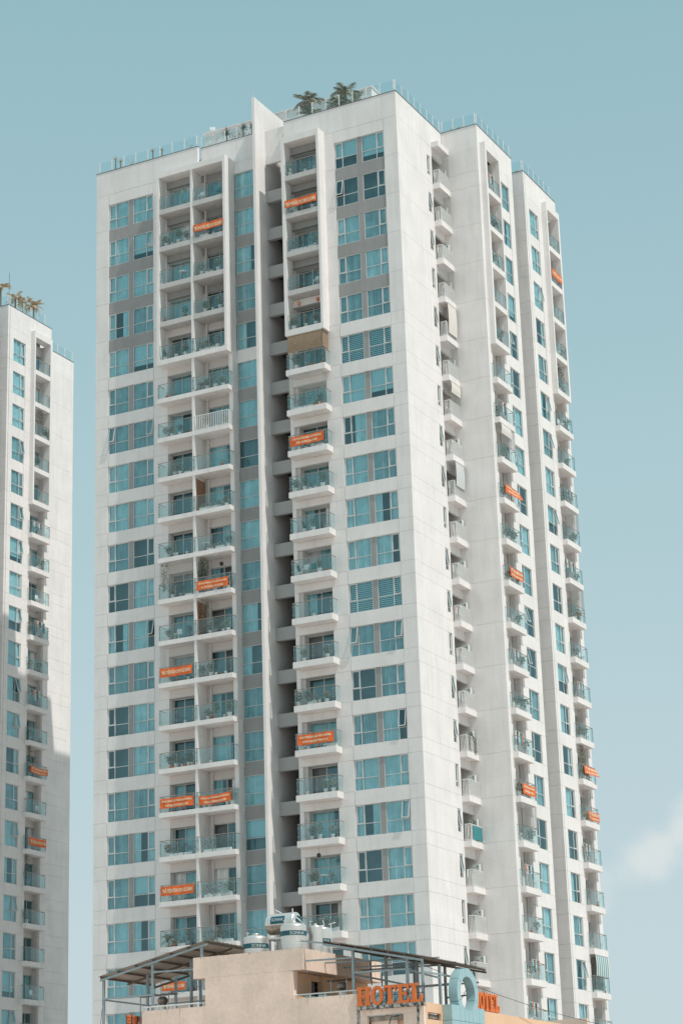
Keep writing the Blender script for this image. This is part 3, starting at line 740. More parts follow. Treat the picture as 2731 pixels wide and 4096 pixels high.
# ------------------------------------------------------------------ plants and balcony things
def leaves(b, n, r, cx, cz, fx, fy, fz, size, mi, ybias=0):
    for _ in range(n):
        while True:
            p = Vector((r.uniform(-1,1), r.uniform(-1,1), r.uniform(-1,1)))
            if .15 < p.length < 1: break
        if noise.noise(p*2.2 + Vector((cx*7, cz*3, n))) < -.12: continue
        c = Vector((cx + p.x*fx, p.y*fy+ybias, cz + p.z*fz))
        d = Vector((r.gauss(0,1), r.gauss(0,1), r.gauss(0,.8))).normalized(); e = d.orthogonal().normalized()
        e = Matrix.Rotation(r.uniform(0, 6.28), 3, d) @ e; s_ = size*r.uniform(.6, 1.3)
        b.quad(c - e*s_*.5, c + d*s_*.35 + e*.0, c + e*s_*.5, c - d*s_*.35, mi)
def pot(b, r0, h, c=(0,0,0), mi=0, n=10):
    b.lathe([(.001,0),(r0*.72,0),(r0,h),(r0*1.08,h),(r0*1.08,h-.03),(r0*.9,h-.03),(.001,h-.04)], n, c, mi)
_pc = {}
def proto(kind, var):
    key = (kind, var)
    if key in _pc: return _pc[key]
    r = random.Random(hash(kind) % 1000 * 7 + var if False else sum(map(ord, kind))*7+var)
    parts = []
    if kind in ('shrub', 'flower', 'pale'):
        hh = .95 if kind != 'flower' else .75
        p = MB(); pot(p, .17, .3); parts.append(('pot', p.mesh('pot', [['potw','potw','potg','pott'][var % 4]], True)))
        st = MB()
        for i in range(5):
            a = r.uniform(0, 6.28); st.tube([(0,0,.27), (.08*math.cos(a), .08*math.sin(a), .45), (.2*math.cos(a), .2*math.sin(a), hh*.9)], [.014,.01,.005], 4)
        parts.append(('stem', st.mesh('stem', ['bark'])))
        f = MB(); leaves(f, 260, r, 0, hh*.82, .34, .3, .38, .105, 0)
        if kind == 'flower': leaves(f, 110, r, 0, hh*.92, .36, .3, .34, .09, 1)
        parts.append(('foliage', f.mesh('foliage', [{'shrub': 'leaf', 'flower': 'leaf', 'pale': 'leafw'}[kind], ['red','wflower'][var % 2]])))
    elif kind == 'spiky':
        p = MB(); pot(p, .16, .28); parts.append(('pot', p.mesh('pot', ['potw'], True)))
        f = MB()
        for i in range(26):
            a = r.uniform(0, 6.28); l = r.uniform(.45, .85); o = r.uniform(.15, .5); dx, dy = math.cos(a), math.sin(a); wd = .03
            q = [Vector((0,0,.27)), Vector((dx*o*.45, dy*o*.45, .27+l*.65)), Vector((dx*o, dy*o, .27+l*(.9-.3*o)))]
            sd = Vector((-dy, dx, 0))*wd
            f.quad(q[0]-sd, q[0]+sd, q[1]+sd*.8, q[1]-sd*.8); f.tri(q[1]-sd*.8, q[1]+sd*.8, q[2])
        parts.append(('foliage', f.mesh('foliage', ['leaf' if var % 2 else 'leafd'])))
    elif kind == 'vine':
        f = MB()
        for i in range(9):
            x = r.uniform(-.3, .3); y = r.uniform(-.1, .1); zz = 0
            for j in range(26):
                zz -= .085; x += r.uniform(-.05, .05); leaves(f, 3, r, x, zz, .09, .08, .06, .09, 0, y)
        parts.append(('foliage', f.mesh('foliage', [['leaf','leafw','leafd'][var % 3]])))
        st = MB(); [st.tube([(x_, 0, 0), (x_*.6, .03, -1.1), (x_*.8, 0, -2.1)], .01, 4) for x_ in (-.2, .05, .22)]
        parts.append(('stem', st.mesh('stem', ['bark'])))
    elif kind == 'hedge':
        p = MB(); [p.box(-1.2+.8*i, -1.2+.8*i+.7, -.12, .12, 0, .22) for i in range(3)]; parts.append(('planter', p.mesh('planter', ['potw'])))
        f = MB()
        for i in range(7): leaves(f, 80, r, -1.15+.38*i, .62+.16*r.random(), .27, .22, .42, .085, 0)
        leaves(f, 70, r, 0, 1.0, 1.25, .25, .25, .07, 1)
        parts.append(('foliage', f.mesh('foliage', ['leafd', 'leafw'])))
    elif kind == 'planter':
        p = MB(); p.box(-.36, .36, -.1, .1, 0, .2); p.box(-.38, .38, -.12, .12, .2, .225); parts.append(('box', p.mesh('planter', [['potw','pott','potw'][var % 3]])))
        f = MB(); leaves(f, 150, r, 0, .32, .36, .14, .2, .085, 0); leaves(f, 60, r, 0, .38, .34, .12, .14, .07, 1)
        parts.append(('foliage', f.mesh('foliage', ['leaf', ['wflower','red'][var % 2]])))
    elif kind == 'pot':
        p = MB(); pot(p, .12, .24); parts.append(('pot', p.mesh('pot', [['potw','pott','potg'][var % 3]], True)))
        f = MB(); leaves(f, 45, r, 0, .36, .14, .13, .16, .07, 0); parts.append(('foliage', f.mesh('foliage', ['leaf' if var % 2 else 'leafw'])))
    elif kind == 'cactus':
        p = MB(); pot(p, .2, .32); parts.append(('pot', p.mesh('pot', ['potw'], True)))
        f = MB()
        for a, z0, s_ in ((0,.3,.3),(.4,.75,.26),(-.5,.8,.24),(.9,1.1,.22),(-.2,1.2,.2)):
            x = .18*math.sin(a*2); f.lathe([(.001,0),(.09*s_/.3,.08),(.13*s_/.3,s_),(.08*s_/.3,s_*1.6),(.001,s_*1.8)], 8, (x, 0, z0))
        parts.append(('pad', f.mesh('pad', ['leafw'], True)))
    elif kind == 'palmlet':
        p = MB(); pot(p, .18, .3); parts.append(('pot', p.mesh('pot', ['potg'], True)))
        f = MB(); fronds(f, r, 11, 1.0, (0,0,.5), 14); parts.append(('frond', f.mesh('frond', ['leafy' if var % 2 else 'leaf'])))
    elif kind == 'chair':
        b = MB()
        for x in (-.2,.2):
            for y in (-.2,.2): b.tube([(x,y,0),(x*.9,y*.9,.42)], .018, 5)
        b.box(-.23,.23,-.22,.22,.42,.46); parts.append(('seat', b.mesh('seat', [['whitem','teal'][var % 2]])))
        b = MB(); b.box(-.22,.22,.2,.235,.46,.88); parts.append(('backrest', b.mesh('backrest', [['whitem','teal'][var % 2]])))
    elif kind == 'table':
        b = MB(); b.lathe([(.001,.70),(.36,.70),(.36,.73),(.001,.73)], 14); parts.append(('table_top', b.mesh('top', [['whitem','potg'][var % 2]])))
        b = MB()
        for a in (.5, 2.6, 4.7): b.tube([(.3*math.cos(a), .3*math.sin(a), 0), (.05*math.cos(a), .05*math.sin(a), .7)], .016, 5)
        parts.append(('leg', b.mesh('leg', ['dark'])))
    elif kind == 'laundry':
        b = MB(); b.tube([(-.75,0,1.5),(.75,0,1.5)], .014, 5)
        for x in (-.75,.75): b.tube([(x,-.2,0),(x,0,1.5),(x,.2,0)], .014, 5)
        parts.append(('rack', b.mesh('rack', ['whitem'])))
        for i in range(5):
            b = MB(); x = -.62+.28*i; l = r.uniform(.5,.95); wd = .22
            b.quad((x,.02,1.5-l),(x+wd,-.02,1.5-l),(x+wd,0,1.49),(x,0,1.49)); b.quad((x,.05,1.5-l*.8),(x+wd,.03,1.5-l*.8),(x+wd,.02,1.49),(x,.02,1.49))
            parts.append(('garment', b.mesh('garment', [['cloth','teal','red','cloth','dark'][(i+var) % 5]])))
    elif kind == 'ac':
        b = MB(); b.box(-.42,.42,-.16,.16,0,.8); parts.append(('casing', b.mesh('casing', ['acv'])))
        b = MB(); b.lathe([(.001,-.012),(.2,-.012),(.23,0)], 14); me = b.mesh('fan_grille', ['potg'])
        for v in me.vertices: v.co = (v.co.x-.1, -.165+v.co.z, v.co.y+.32)
        parts.append(('fan_grille', me))
        b = MB(); b.box(.22,.34,-.168,-.161,.55,.68); b.box(.24,.34,-.168,-.161,.4,.44); b.box(.24,.34,-.168,-.161,.3,.34); parts.append(('sticker', b.mesh('sticker', ['teal'])))
    elif kind == 'lantern':
        b = MB(); b.tube([(0,0,0),(0,0,-.42)], .008, 4); b.lathe([(.001,-.42),(.14,-.5),(.16,-.62),(.1,-.74),(.001,-.76)], 10); parts.append(('shade', b.mesh('shade', [['red','dark'][var % 2]], True)))
        b = MB(); b.tube([(0,0,-.76),(0,0,-.95)], .02, 5); parts.append(('tassel', b.mesh('tassel', ['pott'])))
    _pc[key] = parts; return parts
def fronds(b, r, n, R, c, nl, droop=1.0, mi=0):
    for i in range(n):
        a = 2*math.pi*i/n + r.uniform(-.25,.25); up = r.uniform(.2, 1.35); L_ = R*r.uniform(.8, 1.1); pts = []
        for j in range(7):
            t = j/6; rad = L_*(t*.95 - .12*t*t); z = L_*(up*t*.85 - droop*.75*t*t)
            pts.append(Vector((c[0]+rad*math.cos(a), c[1]+rad*math.sin(a), c[2]+z)))
        b.tube(pts, [.02*R*(1-.8*j/6) for j in range(7)], 3, mi, False)
        sd = Vector((-math.sin(a), math.cos(a), 0))
        for j in range(nl):
            t = .12 + .86*j/nl; q = t*6; k = min(5, int(q)); p = pts[k].lerp(pts[k+1], q-k); dr = (pts[k+1]-pts[k]).normalized()
            ll = R*.30*math.sin(math.pi*min(1, t*.8+.2))*r.uniform(.8,1.15)
            for s_ in (-1, 1):
                tip = p + sd*s_*ll*.8 + dr*ll*.45 + Vector((0,0,-.2*ll)); b.tri(p-dr*.02*R, p+dr*.022*R, tip, mi)
NM = {'shrub': ('potted_shrub', 'leafy shrub in a pot'), 'flower': ('flowering_plant', 'potted plant with bright blossoms'), 'pale': ('potted_shrub', 'silvery shrub in a pot'),
      'spiky': ('spiky_plant', 'spiky plant in a white pot'), 'vine': ('hanging_vine', 'trailing vine hanging from the ceiling'), 'hedge': ('planter_row', 'dense row of greenery filling the glass rail'),
      'planter': ('planter_box', 'low planter box of small flowers'), 'pot': ('small_potted_plant', 'small pot plant'), 'cactus': ('cactus', 'tall pale cactus in a white pot'),
      'palmlet': ('potted_palm', 'small arching palm in a pot'), 'chair': ('balcony_chair', 'small chair'), 'table': ('balcony_table', 'small round table'),
      'laundry': ('drying_rack', 'drying rack hung with clothes'), 'ac': ('air_conditioner', 'white air conditioner unit'), 'lantern': ('hanging_lantern', 'small hanging lantern')}
CT = {'shrub': 'plant', 'flower': 'plant', 'pale': 'plant', 'spiky': 'plant', 'vine': 'plant', 'hedge': 'planter', 'planter': 'planter', 'pot': 'plant', 'cactus': 'plant', 'palmlet': 'plant',
      'chair': 'chair', 'table': 'table', 'laundry': 'drying rack', 'ac': 'air conditioner', 'lantern': 'lantern'}
USED = set()
def item(kind, c, k, u, v=.3, dz=0.0, var=0, sc_=1.0):
    (x, y, z), rz = place(c, k, u, v, dz)
    pos = 'at the near end' if (u > .66 if c in 'ABD' else u < .34) else ('at the far end' if (u < .34 if c in 'ABD' else u > .66) else 'in the middle')
    if kind in ('ac', 'hedge'): lab = '%s, %s' % (NM[kind][1], where(c, k))
    else: lab = '%s %s, %s' % (NM[kind][1], pos, where(c, k))
    n = len(lab.split())
    for ad, sf in (('smaller ', .75), ('third ', .62), ('fourth ', .9)):
        if lab in USED: lab = ad + lab.replace('smaller ', ''); sc_ *= sf
    USED.add(lab)
    t = thing(NM[kind][0], (x, y, z), lab, CT[kind], {'ac': 'air conditioners on the utility balconies', 'laundry': 'drying racks'}.get(kind, 'things kept on the balconies'), rz)
    for nm, me in proto(kind, var): put(nm, me, t, (x, y, z), rz)
    t.scale = (sc_,)*3
    return t
CE = H_ - .40
LIST = """A1 flower .2 1;A1 pot .4 0;A1 shrub .6 0;A1 flower .85 0;A2 table .75 0;A3 pot .15 1;A3 shrub .8 3;A4 spiky .15 0;A4 shrub .5 1;A4 flower .8 0;A6 pale .15 0;A6 flower .35 1;A6 shrub .6 0
A7 pale .45 0;A7 flower .6 1;A7 planter .85 0;A9 spiky .45 1;A9 pot .8 0;A10 vine .1 0;A10 flower .35 1;A10 shrub .6 2;A10 planter .85 0;A11 shrub .2 1;A11 chair .5 0;A11 shrub .85 2;A12 pot .25 0;A12 pot .5 1;A12 shrub .8 0
A14 planter .3 1;A14 shrub .2 0;A14 shrub .42 0;A14 shrub .6 0;A14 shrub .8 0;A14 planter .75 1;A15 table .25 0;A16 hedge .5 0;A17 table .7 0;A17 chair .45 0;A18 spiky .12 0;A18 palmlet .22 0;A18 shrub .75 2;A18 pot .3 1
B0 chair .8 1;B0 chair .2 0;B1 pot .6 0;B1 pot .85 1;B2 pale .2 0;B2 planter .45 0;B2 pale .75 0;B3 shrub .3 0;B3 flower .8 1;B3 pot .55 0;B4 pale .15 1;B4 shrub .35 1;B4 planter .5 0;B4 planter .25 2;B4 pale .7 0;B4 pot .9 0
B5 table .15 1;B5 flower .35 1;B5 pale .6 1;B5 flower .85 1;B6 shrub .9 2;B6 pot .6 0;B8 planter .2 0;B8 planter .5 0;B8 flower .9 1;B8 flower .7 1;B9 table .25 0;B9 planter .4 0;B9 planter .7 0;B9 shrub .95 0
B10 vine .12 2;B10 shrub .5 1;B10 pot .3 0;B10 pot .8 0;B11 vine .2 1;B11 shrub .5 2;B11 pale .9 1;B11 pale .75 0;B12 shrub .08 2;B12 pot .5 0;B12 pot .65 1;B12 pot .8 0;B13 shrub .9 0;B13 shrub .5 2;B13 pot .75 0;B13 pot .35 1
B15 flower .1 0;B15 shrub .8 1;B15 pale .95 1;B15 pot .25 0;B15 pot .4 1;B16 hedge .5 1;B17 hedge .55 0;B17 pot .2 0;B17 pot .4 0;B17 pot .7 0;B18 hedge .5 1;B18 pot .3 1;B18 pot .7 0
D0 cactus .15 0;D0 cactus .9 1;D0 pale .6 0;D1 pot .3 0;D1 pot .5 1;D1 chair .2 0;D2 hedge .5 0;D2 pale .85 0;D3 chair .85 0;D4 flower .15 0;D4 shrub .5 0;D4 flower .8 0;D5 pot .6 1;D5 pot .9 1;D6 hedge .45 1;D6 shrub .85 1;D6 planter .8 1
D7 pot .2 0;D7 pot .4 0;D7 planter .8 0;D8 flower .1 1;D8 spiky .35 1;D8 spiky .5 1;D8 shrub .85 0;D9 pot .9 2;D9 spiky .3 0;D10 spiky .12 0;D10 chair .3 0;D10 chair .5 1;D10 spiky .7 1;D10 pot .9 1;D12 flower .85 1;D12 pot .8 2
D13 flower .02 0;D13 shrub .25 2;D13 pale .45 0;D13 flower .8 0;D13 pot .6 0;D14 pot .25 0;D14 pot .55 1;D14 pot .7 0;D14 planter .9 0;D15 pot .2 0;D15 pale .9 1;D16 pale .5 0;D16 pale .85 1;D16 pot .1 0
D17 shrub .25 0;D17 table .6 0;D17 shrub .8 2;D17 pot .45 1;D18 pale .3 0;D18 pale .5 1;D18 planter .35 0;D18 shrub .9 1;D18 planter .8 0
E0 laundry .4 0;E1 shrub .6 0;E1 pot .3 0;E2 pale .4 0;E2 pot .8 0;E4 pale .35 0;E4 pot .7 0;E6 laundry .5 1;E6 shrub .15 2;E7 shrub .5 2;E7 pale .3 0;E9 shrub .75 0;E9 pale .6 0;E9 shrub .3 0;E10 flower .2 0;E10 spiky .9 1;E10 pot .5 0;E11 pot .4 0
E12 shrub .8 0;E13 shrub .3 0;E13 pale .6 0;E13 shrub .85 1;E14 shrub .7 1;E15 flower .1 0;E15 flower .3 0;E15 flower .75 0;E16 hedge .5 0;E16 pale .8 0;E17 laundry .5 2;E19 laundry .6 3;E19 pale .2 0;E20 laundry .3 1
F0 pot .4 0;F2 pot .6 0;F3 chair .4 0;F4 hedge .5 0;F4 pale .3 1;F5 chair .3 0;F6 shrub .6 2;F7 shrub .3 2;F8 flower .7 1;F9 laundry .3 0;F10 pale .4 0;F10 pale .7 1;F10 palmlet .6 1;F11 chair .8 0;F12 laundry .5 2;F13 pale .5 0;F14 vine .25 1;F14 pale .5 0;F14 shrub .3 0
F15 palmlet .2 1;F15 pot .1 0;F16 laundry .15 1;F18 pot .1 0;F19 hedge .5 1;F19 pot .8 1;F20 pot .3 0
A0 pot .8 2;A5 pot .2 1;A6 pot .85 1;A7 pot .25 2;A9 shrub .2 0;A11 pot .35 2;A13 pot .7 0;A14 flower .9 1;A15 pot .6 1;A15 chair .8 1;A16 flower .15 0;A17 pot .2 0;A18 planter .55 0;B1 planter .3 0;B3 pale .3 1;B5 pot .5 2;B6 shrub .3 0;B7 pot .8 1;B9 pot .5 2;B11 flower .35 1;B12 shrub .35 1;B13 flower .25 1;B14 pot .3 0;B17 shrub .85 1;B18 flower .5 0;D1 shrub .8 0;D3 pot .3 1;D5 shrub .2 1;D7 shrub .6 1;D8 pot .65 0;D9 shrub .55 1;D11 pot .5 0;D12 shrub .2 1;D13 planter .4 0;D14 shrub .1 1;D15 flower .7 1;D16 shrub .3 1;D17 flower .35 0;D18 flower .65 1;E1 flower .7 0;E2 laundry .6 2;E3 pot .4 1;E4 shrub .6 2;E5 pot .7 0;E8 shrub .2 1;E11 shrub .75 0;E12 laundry .35 1;E14 laundry .3 3;E18 pot .4 1;E18 shrub .8 1;F1 pot .8 0;F3 shrub .7 1;F5 shrub .75 2;F7 laundry .65 3;F9 shrub .75 0;F11 shrub .3 1;F13 flower .25 0;F17 pot .7 1;L1 pot .5 0;L3 shrub .3 0;L8 laundry .6 2;L11 pot .7 1;
L2 vine .5 1;L2 shrub .7 0;L2 flower .8 0;L4 pot .8 0;L5 laundry .4 0;L6 pale .4 1;L6 shrub .7 2;L7 chair .5 0;L8 shrub .1 2;L9 shrub .1 2;L9 shrub .6 2;L10 laundry .4 1;L11 shrub .1 2;L12 vine .15 2;L12 pot .7 0;L13 chair .7 0;L14 pot .2 0;L14 pot .5 0;L15 vine .08 2;L16 pale .1 0;L18 chair .5 0"""
for ln in LIST.replace('\n', ';').split(';'):
    if not ln.strip(): continue
    a, kind, u, var = ln.split()
    c, k = a[0], int(a[1:]); u = float(u)
    if kind == 'vine': item(kind, c, k, u, .25, CE, int(var))
    elif kind == 'hedge': item(kind, c, k, .5, .3, .02, int(var), 1.0 if c in 'ABD' else .85)
    else: item(kind, c, k, u, .24 if c in 'ABD' else .22, .012, int(var), {'chair': 1.0}.get(kind, RNG.uniform(.85, 1.15)))
item('flower', 'B', 10, .9, .3, .012, 1)
for k, u in ((4, .3), (4, .85)): item('lantern', 'D', k, u, .3, CE-.1, 0)
item('lantern', 'D', 17, .45, .3, CE-.1, 1); item('lantern', 'B', 10, .6, .8, CE, 1)
for k in range(21):
    if k not in (4, 6, 8):
        t_ = item('ac', 'U', k, .88, .5, 1.0, 0, .95); t_.rotation_euler = (0, 0, 0)
for k, var in ((0,0),(1,1),(2,0),(5,1),(6,2),(7,0),(8,3),(9,1),(10,0),(11,2),(12,0),(13,3),(16,1),(17,0)): item('laundry', 'U', k, .35, .5, .01, var, .8)
item('vine', 'U', 14, .2, -.06, 1.25, 1, .55); item('vine', 'U', 14, .75, -.1, 1.25, 0, .6); item('pale', 'U', 16, .6, .3, .6, 0)
item('shrub', 'U', 14, .55, .15, .5, 0)
# leaf wall, wood screens
def screen(c, k, name, lab, cat, mat, x, kindm):
    z = S(k)
    b = MB()
    t = thing(name, (x, -.2, z), lab + ', ' + where(c, k), cat)
    if kindm == 'slats':
        n = 15
        for i in range(n): put('slat', boxm(.03, 1.25, .13, mat), t, (x, -.85, z+.12+i*.175))
        put('post', boxm(.025, .05, 2.75, mat), t, (x+.031, -.84, z+.01)); put('post', boxm(.025, .05, 2.75, mat), t, (x+.031, .33, z+.01))
screen('B', 8, 'wooden_screen', 'warm brown plank screen on the divider wall', 'screen', 'wood', -18.03, 'slats')
screen('B', 11, 'wooden_screen', 'open brown slat screen on the divider wall', 'screen', 'wood', -18.03, 'slats')
r = random.Random(3); b = MB()
leaves(b, 520, r, 0, 0, .16, .62, 1.15, .11, 0); leaves(b, 200, r, .05, .1, .2, .6, 1.0, .1, 1)
t = thing('leaf_wall', (-17.9, -.25, S(10)+1.6), 'wall of dark and silvery leaves climbing the divider, ' + where('B', 10), 'climbing plant')
put('foliage', b.mesh('foliage', ['leafd', 'leafw']), t, (-17.9, -.25, S(10)+1.65))
# safety nets: vertical wires from rail to the slab above
def net(c, k, lab, mat='net', w=3.0, full_=False, sides=True):
    (x, y, z), rz = place(c, k, 0, -.05, 1.18)
    t = thing('safety_net', (x, y, z), lab + ', ' + where(c, k), 'safety net', 'balcony safety nets', rz)
    b = MB(); hh = H_-.4-1.18; n = int(w/.1)
    for i in range(n+1): xx = w*i/n; b.box(xx-.007, xx+.007, -.007, .007, 0, hh)
    for i in range(1, 9):
        for xx in (0, w): b.box(xx-.006, xx+.006, .1*i, .1*i+.012, 0, hh)
    put('wire', b.mesh('wires', [mat]), t, (x, y, z), rz); t.children[0]['kind'] = 'stuff'
net('D', 5, 'fine vertical wires in front of the brown blind')
for c, k in (('A', 10), ('A', 12), ('D', 6)): net(c, k, 'fine vertical safety wires between rail and ceiling', w=2.9)
for c, k in (('E', 7), ('E', 16), ('F', 8), ('F', 10)): net(c, k, 'fine vertical safety wires between rail and ceiling', w=2.7)
for k in (0, 1, 3, 5, 6): net('U', k, 'fine vertical safety wires between rail and ceiling', w=1.8)
# roll-down blinds hung on the outside
def rollblind(c, k, u0, wd, ht, mat, lab, strip=0, dep=-.06, z0=H_-.47):
    (x, y, z), rz = place(c, k, u0, dep, z0)
    t = thing('outdoor_blind', (x, y, z), lab + ', ' + where(c, k), 'blind', None, rz)
    nb = max(1, strip)
    for i in range(nb):
        a = wd*i/nb; q = MB(); n = 8
        for j in range(n):
            y0 = -.05*math.sin(math.pi*j/n); y1 = -.05*math.sin(math.pi*(j+1)/n)
            q.quad((a, y1, -ht*(j+1)/n), (a+wd/nb-.004, y1, -ht*(j+1)/n), (a+wd/nb-.004, y0, -ht*j/n), (a, y0, -ht*j/n))
            q.quad((a, y0+.01, -ht*j/n), (a+wd/nb-.004, y0+.01, -ht*j/n), (a+wd/nb-.004, y1+.01, -ht*(j+1)/n), (a, y1+.01, -ht*(j+1)/n))
        put('strip' if strip else 'cloth', q.mesh('blind_cloth', [mat if not strip or i % 2 == 0 else 'rteal']), t, (x, y, z), rz)
    q = MB(); q.tube([(0,0,0),(wd,0,0)], .045, 8); put('roller', q.mesh('roller', ['whitem']), t, (x, y, z), rz)
M['rteal'] = plain('teal_stripe_cloth', (0.09, 0.36, 0.42), 0.85)
rollblind('D', 5, 0.0, 2.98, 1.45, 'bamboo', 'brown bamboo blind drawn down to the rail', 0, -.05, H_-.47)
q = MB(); q.quad((0,0,-1.45),(.9,0,-1.45),(.9,0,0),(0,0,0)); q.quad((0,.01,0),(.9,.01,0),(.9,.01,-1.45),(0,.01,-1.45))
put('side_cloth', q.mesh('side_blind', ['bamboo']), bpy.data.objects['outdoor_blind'], (-6.55, -.98, S(5)+H_-.47), math.pi/2)
rollblind('U', 4, 0.05, 1.55, 2.55, 'canvas', 'plain white canvas blind hanging past the rail', 0, -.14)
rollblind('U', 6, 0.05, 1.7, .95, 'canvas', 'pale ribbed canvas blind half lowered', 0, -.1)
rollblind('U', 8, 0.05, 1.55, 2.0, 'cloth', 'plain white canvas blind hanging to the rail', 0, -.14)
rollblind('E', 7, 0.0, 1.9, .85, 'canvas', 'white canvas awning blind pulled halfway', 0, -.08)
rollblind('F', 19, 0.02, 2.7, 1.6, 'canvas', 'teal and white striped blind', 13, -.06)
# green shade cloth
(x, y, z), rz = place('U', 16, .1, -.08, 1.1); q = MB()
for i in range(10): q.quad((.16*i, .03*math.sin(i), -1.0), (.16*i+.16, .03*math.sin(i+1), -1.0), (.16*i+.16, .03*math.sin(i+1), 0), (.16*i, .03*math.sin(i), 0))
tag(put('shade_cloth', q.mesh('shade_cloth', ['teal']), None, (x, y, z), rz), 'dark teal cloth tied behind the rail, ' + where('U', 16), 'cloth')
(x, y, z), rz = place('F', 4, 0, .35, 0.0); q = MB(); r = random.Random(8)
leaves(q, 700, r, 1.3, 1.6, 1.3, .2, 1.2, .1, 0)
tag(put('green_screen', q.mesh('creeper', ['leafd']), None, (x, y, z), rz), 'dark green curtain of creepers, ' + where('F', 4), 'plant')

# ------------------------------------------------------------------ roof gardens
def palm(x, y, zb, zc, R, n, mat, lab, seed, trunk=.09, skirt=False):
    R *= 1.12; n += 4
    r = random.Random(seed); t = thing('palm_tree', (x, y, zb), lab, 'palm tree', 'palms on the tower roofs')
    b = MB(); b.tube([(0,0,0),(.04,0,(zc-zb)*.5),(0,.03,zc-zb)], [trunk*1.2, trunk, trunk*.8], 7); put('trunk', b.mesh('trunk', ['bark']), t, (x, y, zb))
    for i in range(n):
        b = MB(); rr = random.Random(seed*31+i)
        a = 2*math.pi*i/n
        fb = MB(); fronds(fb, rr, 1, R, (0,0,zc-zb), 20, 1.0 if i % 3 else .6)
        put('frond', fb.mesh('frond', [mat if not (skirt and i % 4 == 0) else 'leafw']), t, (x, y, zb), a)
    return t
palm(-8.5, 1.5, 2.4, 5.25, 1.65, 15, 'palm', 'dark green palm behind the roof glass, the one nearer the tall fin', 1)
palm(-5.1, 1.5, 2.4, 5.0, 1.5, 15, 'palm', 'dark green palm behind the roof glass, farther from the tall fin', 2, skirt=True)
palm(-8.3, 1.2, 2.4, 3.9, 1.25, 13, 'leafw', 'low silvery palm under the taller one nearest the tall fin', 3, skirt=True)
palm(-5.6, 1.0, 2.4, 3.9, 1.2, 12, 'leafw', 'low silvery palm pressed against the roof glass, middle of the row', 4, skirt=True)
palm(-4.3, 1.2, 2.4, 3.7, 1.2, 12, 'leafw', 'low pale palm nearest the bare corner of the roof', 5, skirt=True)
lx = -51.3
palm(lx-.3, 18.6, 2.3, 5.35, 1.35, 12, 'leafy', 'yellowed palm standing at the corner of the small tower roof', 6)
palm(lx, 20.6, 2.3, 4.9, 1.1, 11, 'leafy', 'pale yellowed palm, middle one on the small tower roof', 7)
palm(lx, 21.9, 2.3, 4.75, 1.1, 11, 'leafy', 'yellowed palm touching the middle one on the small tower', 8)
palm(lx, 23.6, 2.3, 5.15, 1.25, 12, 'leafy', 'yellowed palm farthest along the small tower roof edge', 9)
b = MB(); b.tube([(0,0,0),(0,0,4.7)], .02, 5); tag(put('antenna_rod', b.mesh('rod', ['dark']), None, (lx+.2, 19.3, 2.4)), 'thin dark antenna rod rising behind the corner palm', 'antenna')
def yucca(x, y, z, R, lab, seed, mat='leafd', n=60):
    r = random.Random(seed); f = MB()
    for i in range(n):
        a = r.uniform(0, 6.28); e = r.uniform(-.3, 1.35); d = Vector((math.cos(a)*math.cos(e), math.sin(a)*math.cos(e), math.sin(e))); s_ = d.cross(Vector((0,0,1))).normalized()*.03*R/.6
        f.tri(-s_, s_, d*R*r.uniform(.7, 1.1))
    t = thing('spiky_shrub', (x, y, 2.4), lab, 'plant', 'plants on the tower roofs')
    b = MB(); b.tube([(0,0,0),(0,0,z-2.4)], .06, 6); put('stem', b.mesh('stem', ['bark']), t, (x, y, 2.4)); put('foliage', f.mesh('foliage', [mat]), t, (x, y, z))
yucca(-15.95, 1.1, 4.15, .75, 'dark spiky yucca behind the roof glass beside the tall fin', 1)
yucca(-14.5, 1.3, 4.4, .6, 'smaller spiky yucca tight against the tall fin', 2)
yucca(-13.7, 1.3, 4.3, .55, 'smallest spiky yucca, half hidden by the tall fin', 5)
yucca(-26.5, .6, 4.45, .38, 'thin spiky plant at the outer corner of the roof', 3, 'leafy', 40)
yucca(-26.0, .6, 4.1, .36, 'thin spiky plant, second from the outer roof corner', 4, 'leafy', 40)
yucca(-22.8, .6, 4.25, .38, 'thin spiky plant on a bent stem midway along the roof', 6, 'leafy', 40)
yucca(-21.9, .6, 4.1, .36, 'thin spiky plant behind a post midway along the roof', 7, 'leafy', 40)
r = random.Random(5)
for i, (x, y, nn, mt, lab) in enumerate(((-14.9, .95, 420, 'leafw', 'silvery hedge behind the roof glass beside the tall fin'), (.7, 8.8, 90, 'leafy', 'small dry shrub at the inner corner of the side roof'),
                                  (1.5, 8.75, 110, 'leafy', 'round dry shrub on the edge of the side roof'), (2.3, 18.5, 120, 'leafy', 'dry grass tuft on the farther side roof'), (-17.4, .9, 60, 'leafw', 'small pale shrub by the step in the roof edge'), (-1.0, .5, 60, 'leafy', 'small dry shrub beside the corner post'))):
    b = MB(); leaves(b, nn, r, 0, 0, .9 if nn > 300 else .28, .22, .5 if nn > 300 else .25, .1, 0)
    t = thing('roof_shrub', (x, y, 2.4), lab, 'plant', 'plants on the tower roofs'); put('foliage', b.mesh('foliage', [mt]), t, (x, y, 3.6 if nn > 300 else 3.35))
    b = MB(); pot(b, .22, .75); put('pot', b.mesh('pot', ['potg']), t, (x, y, 2.4))
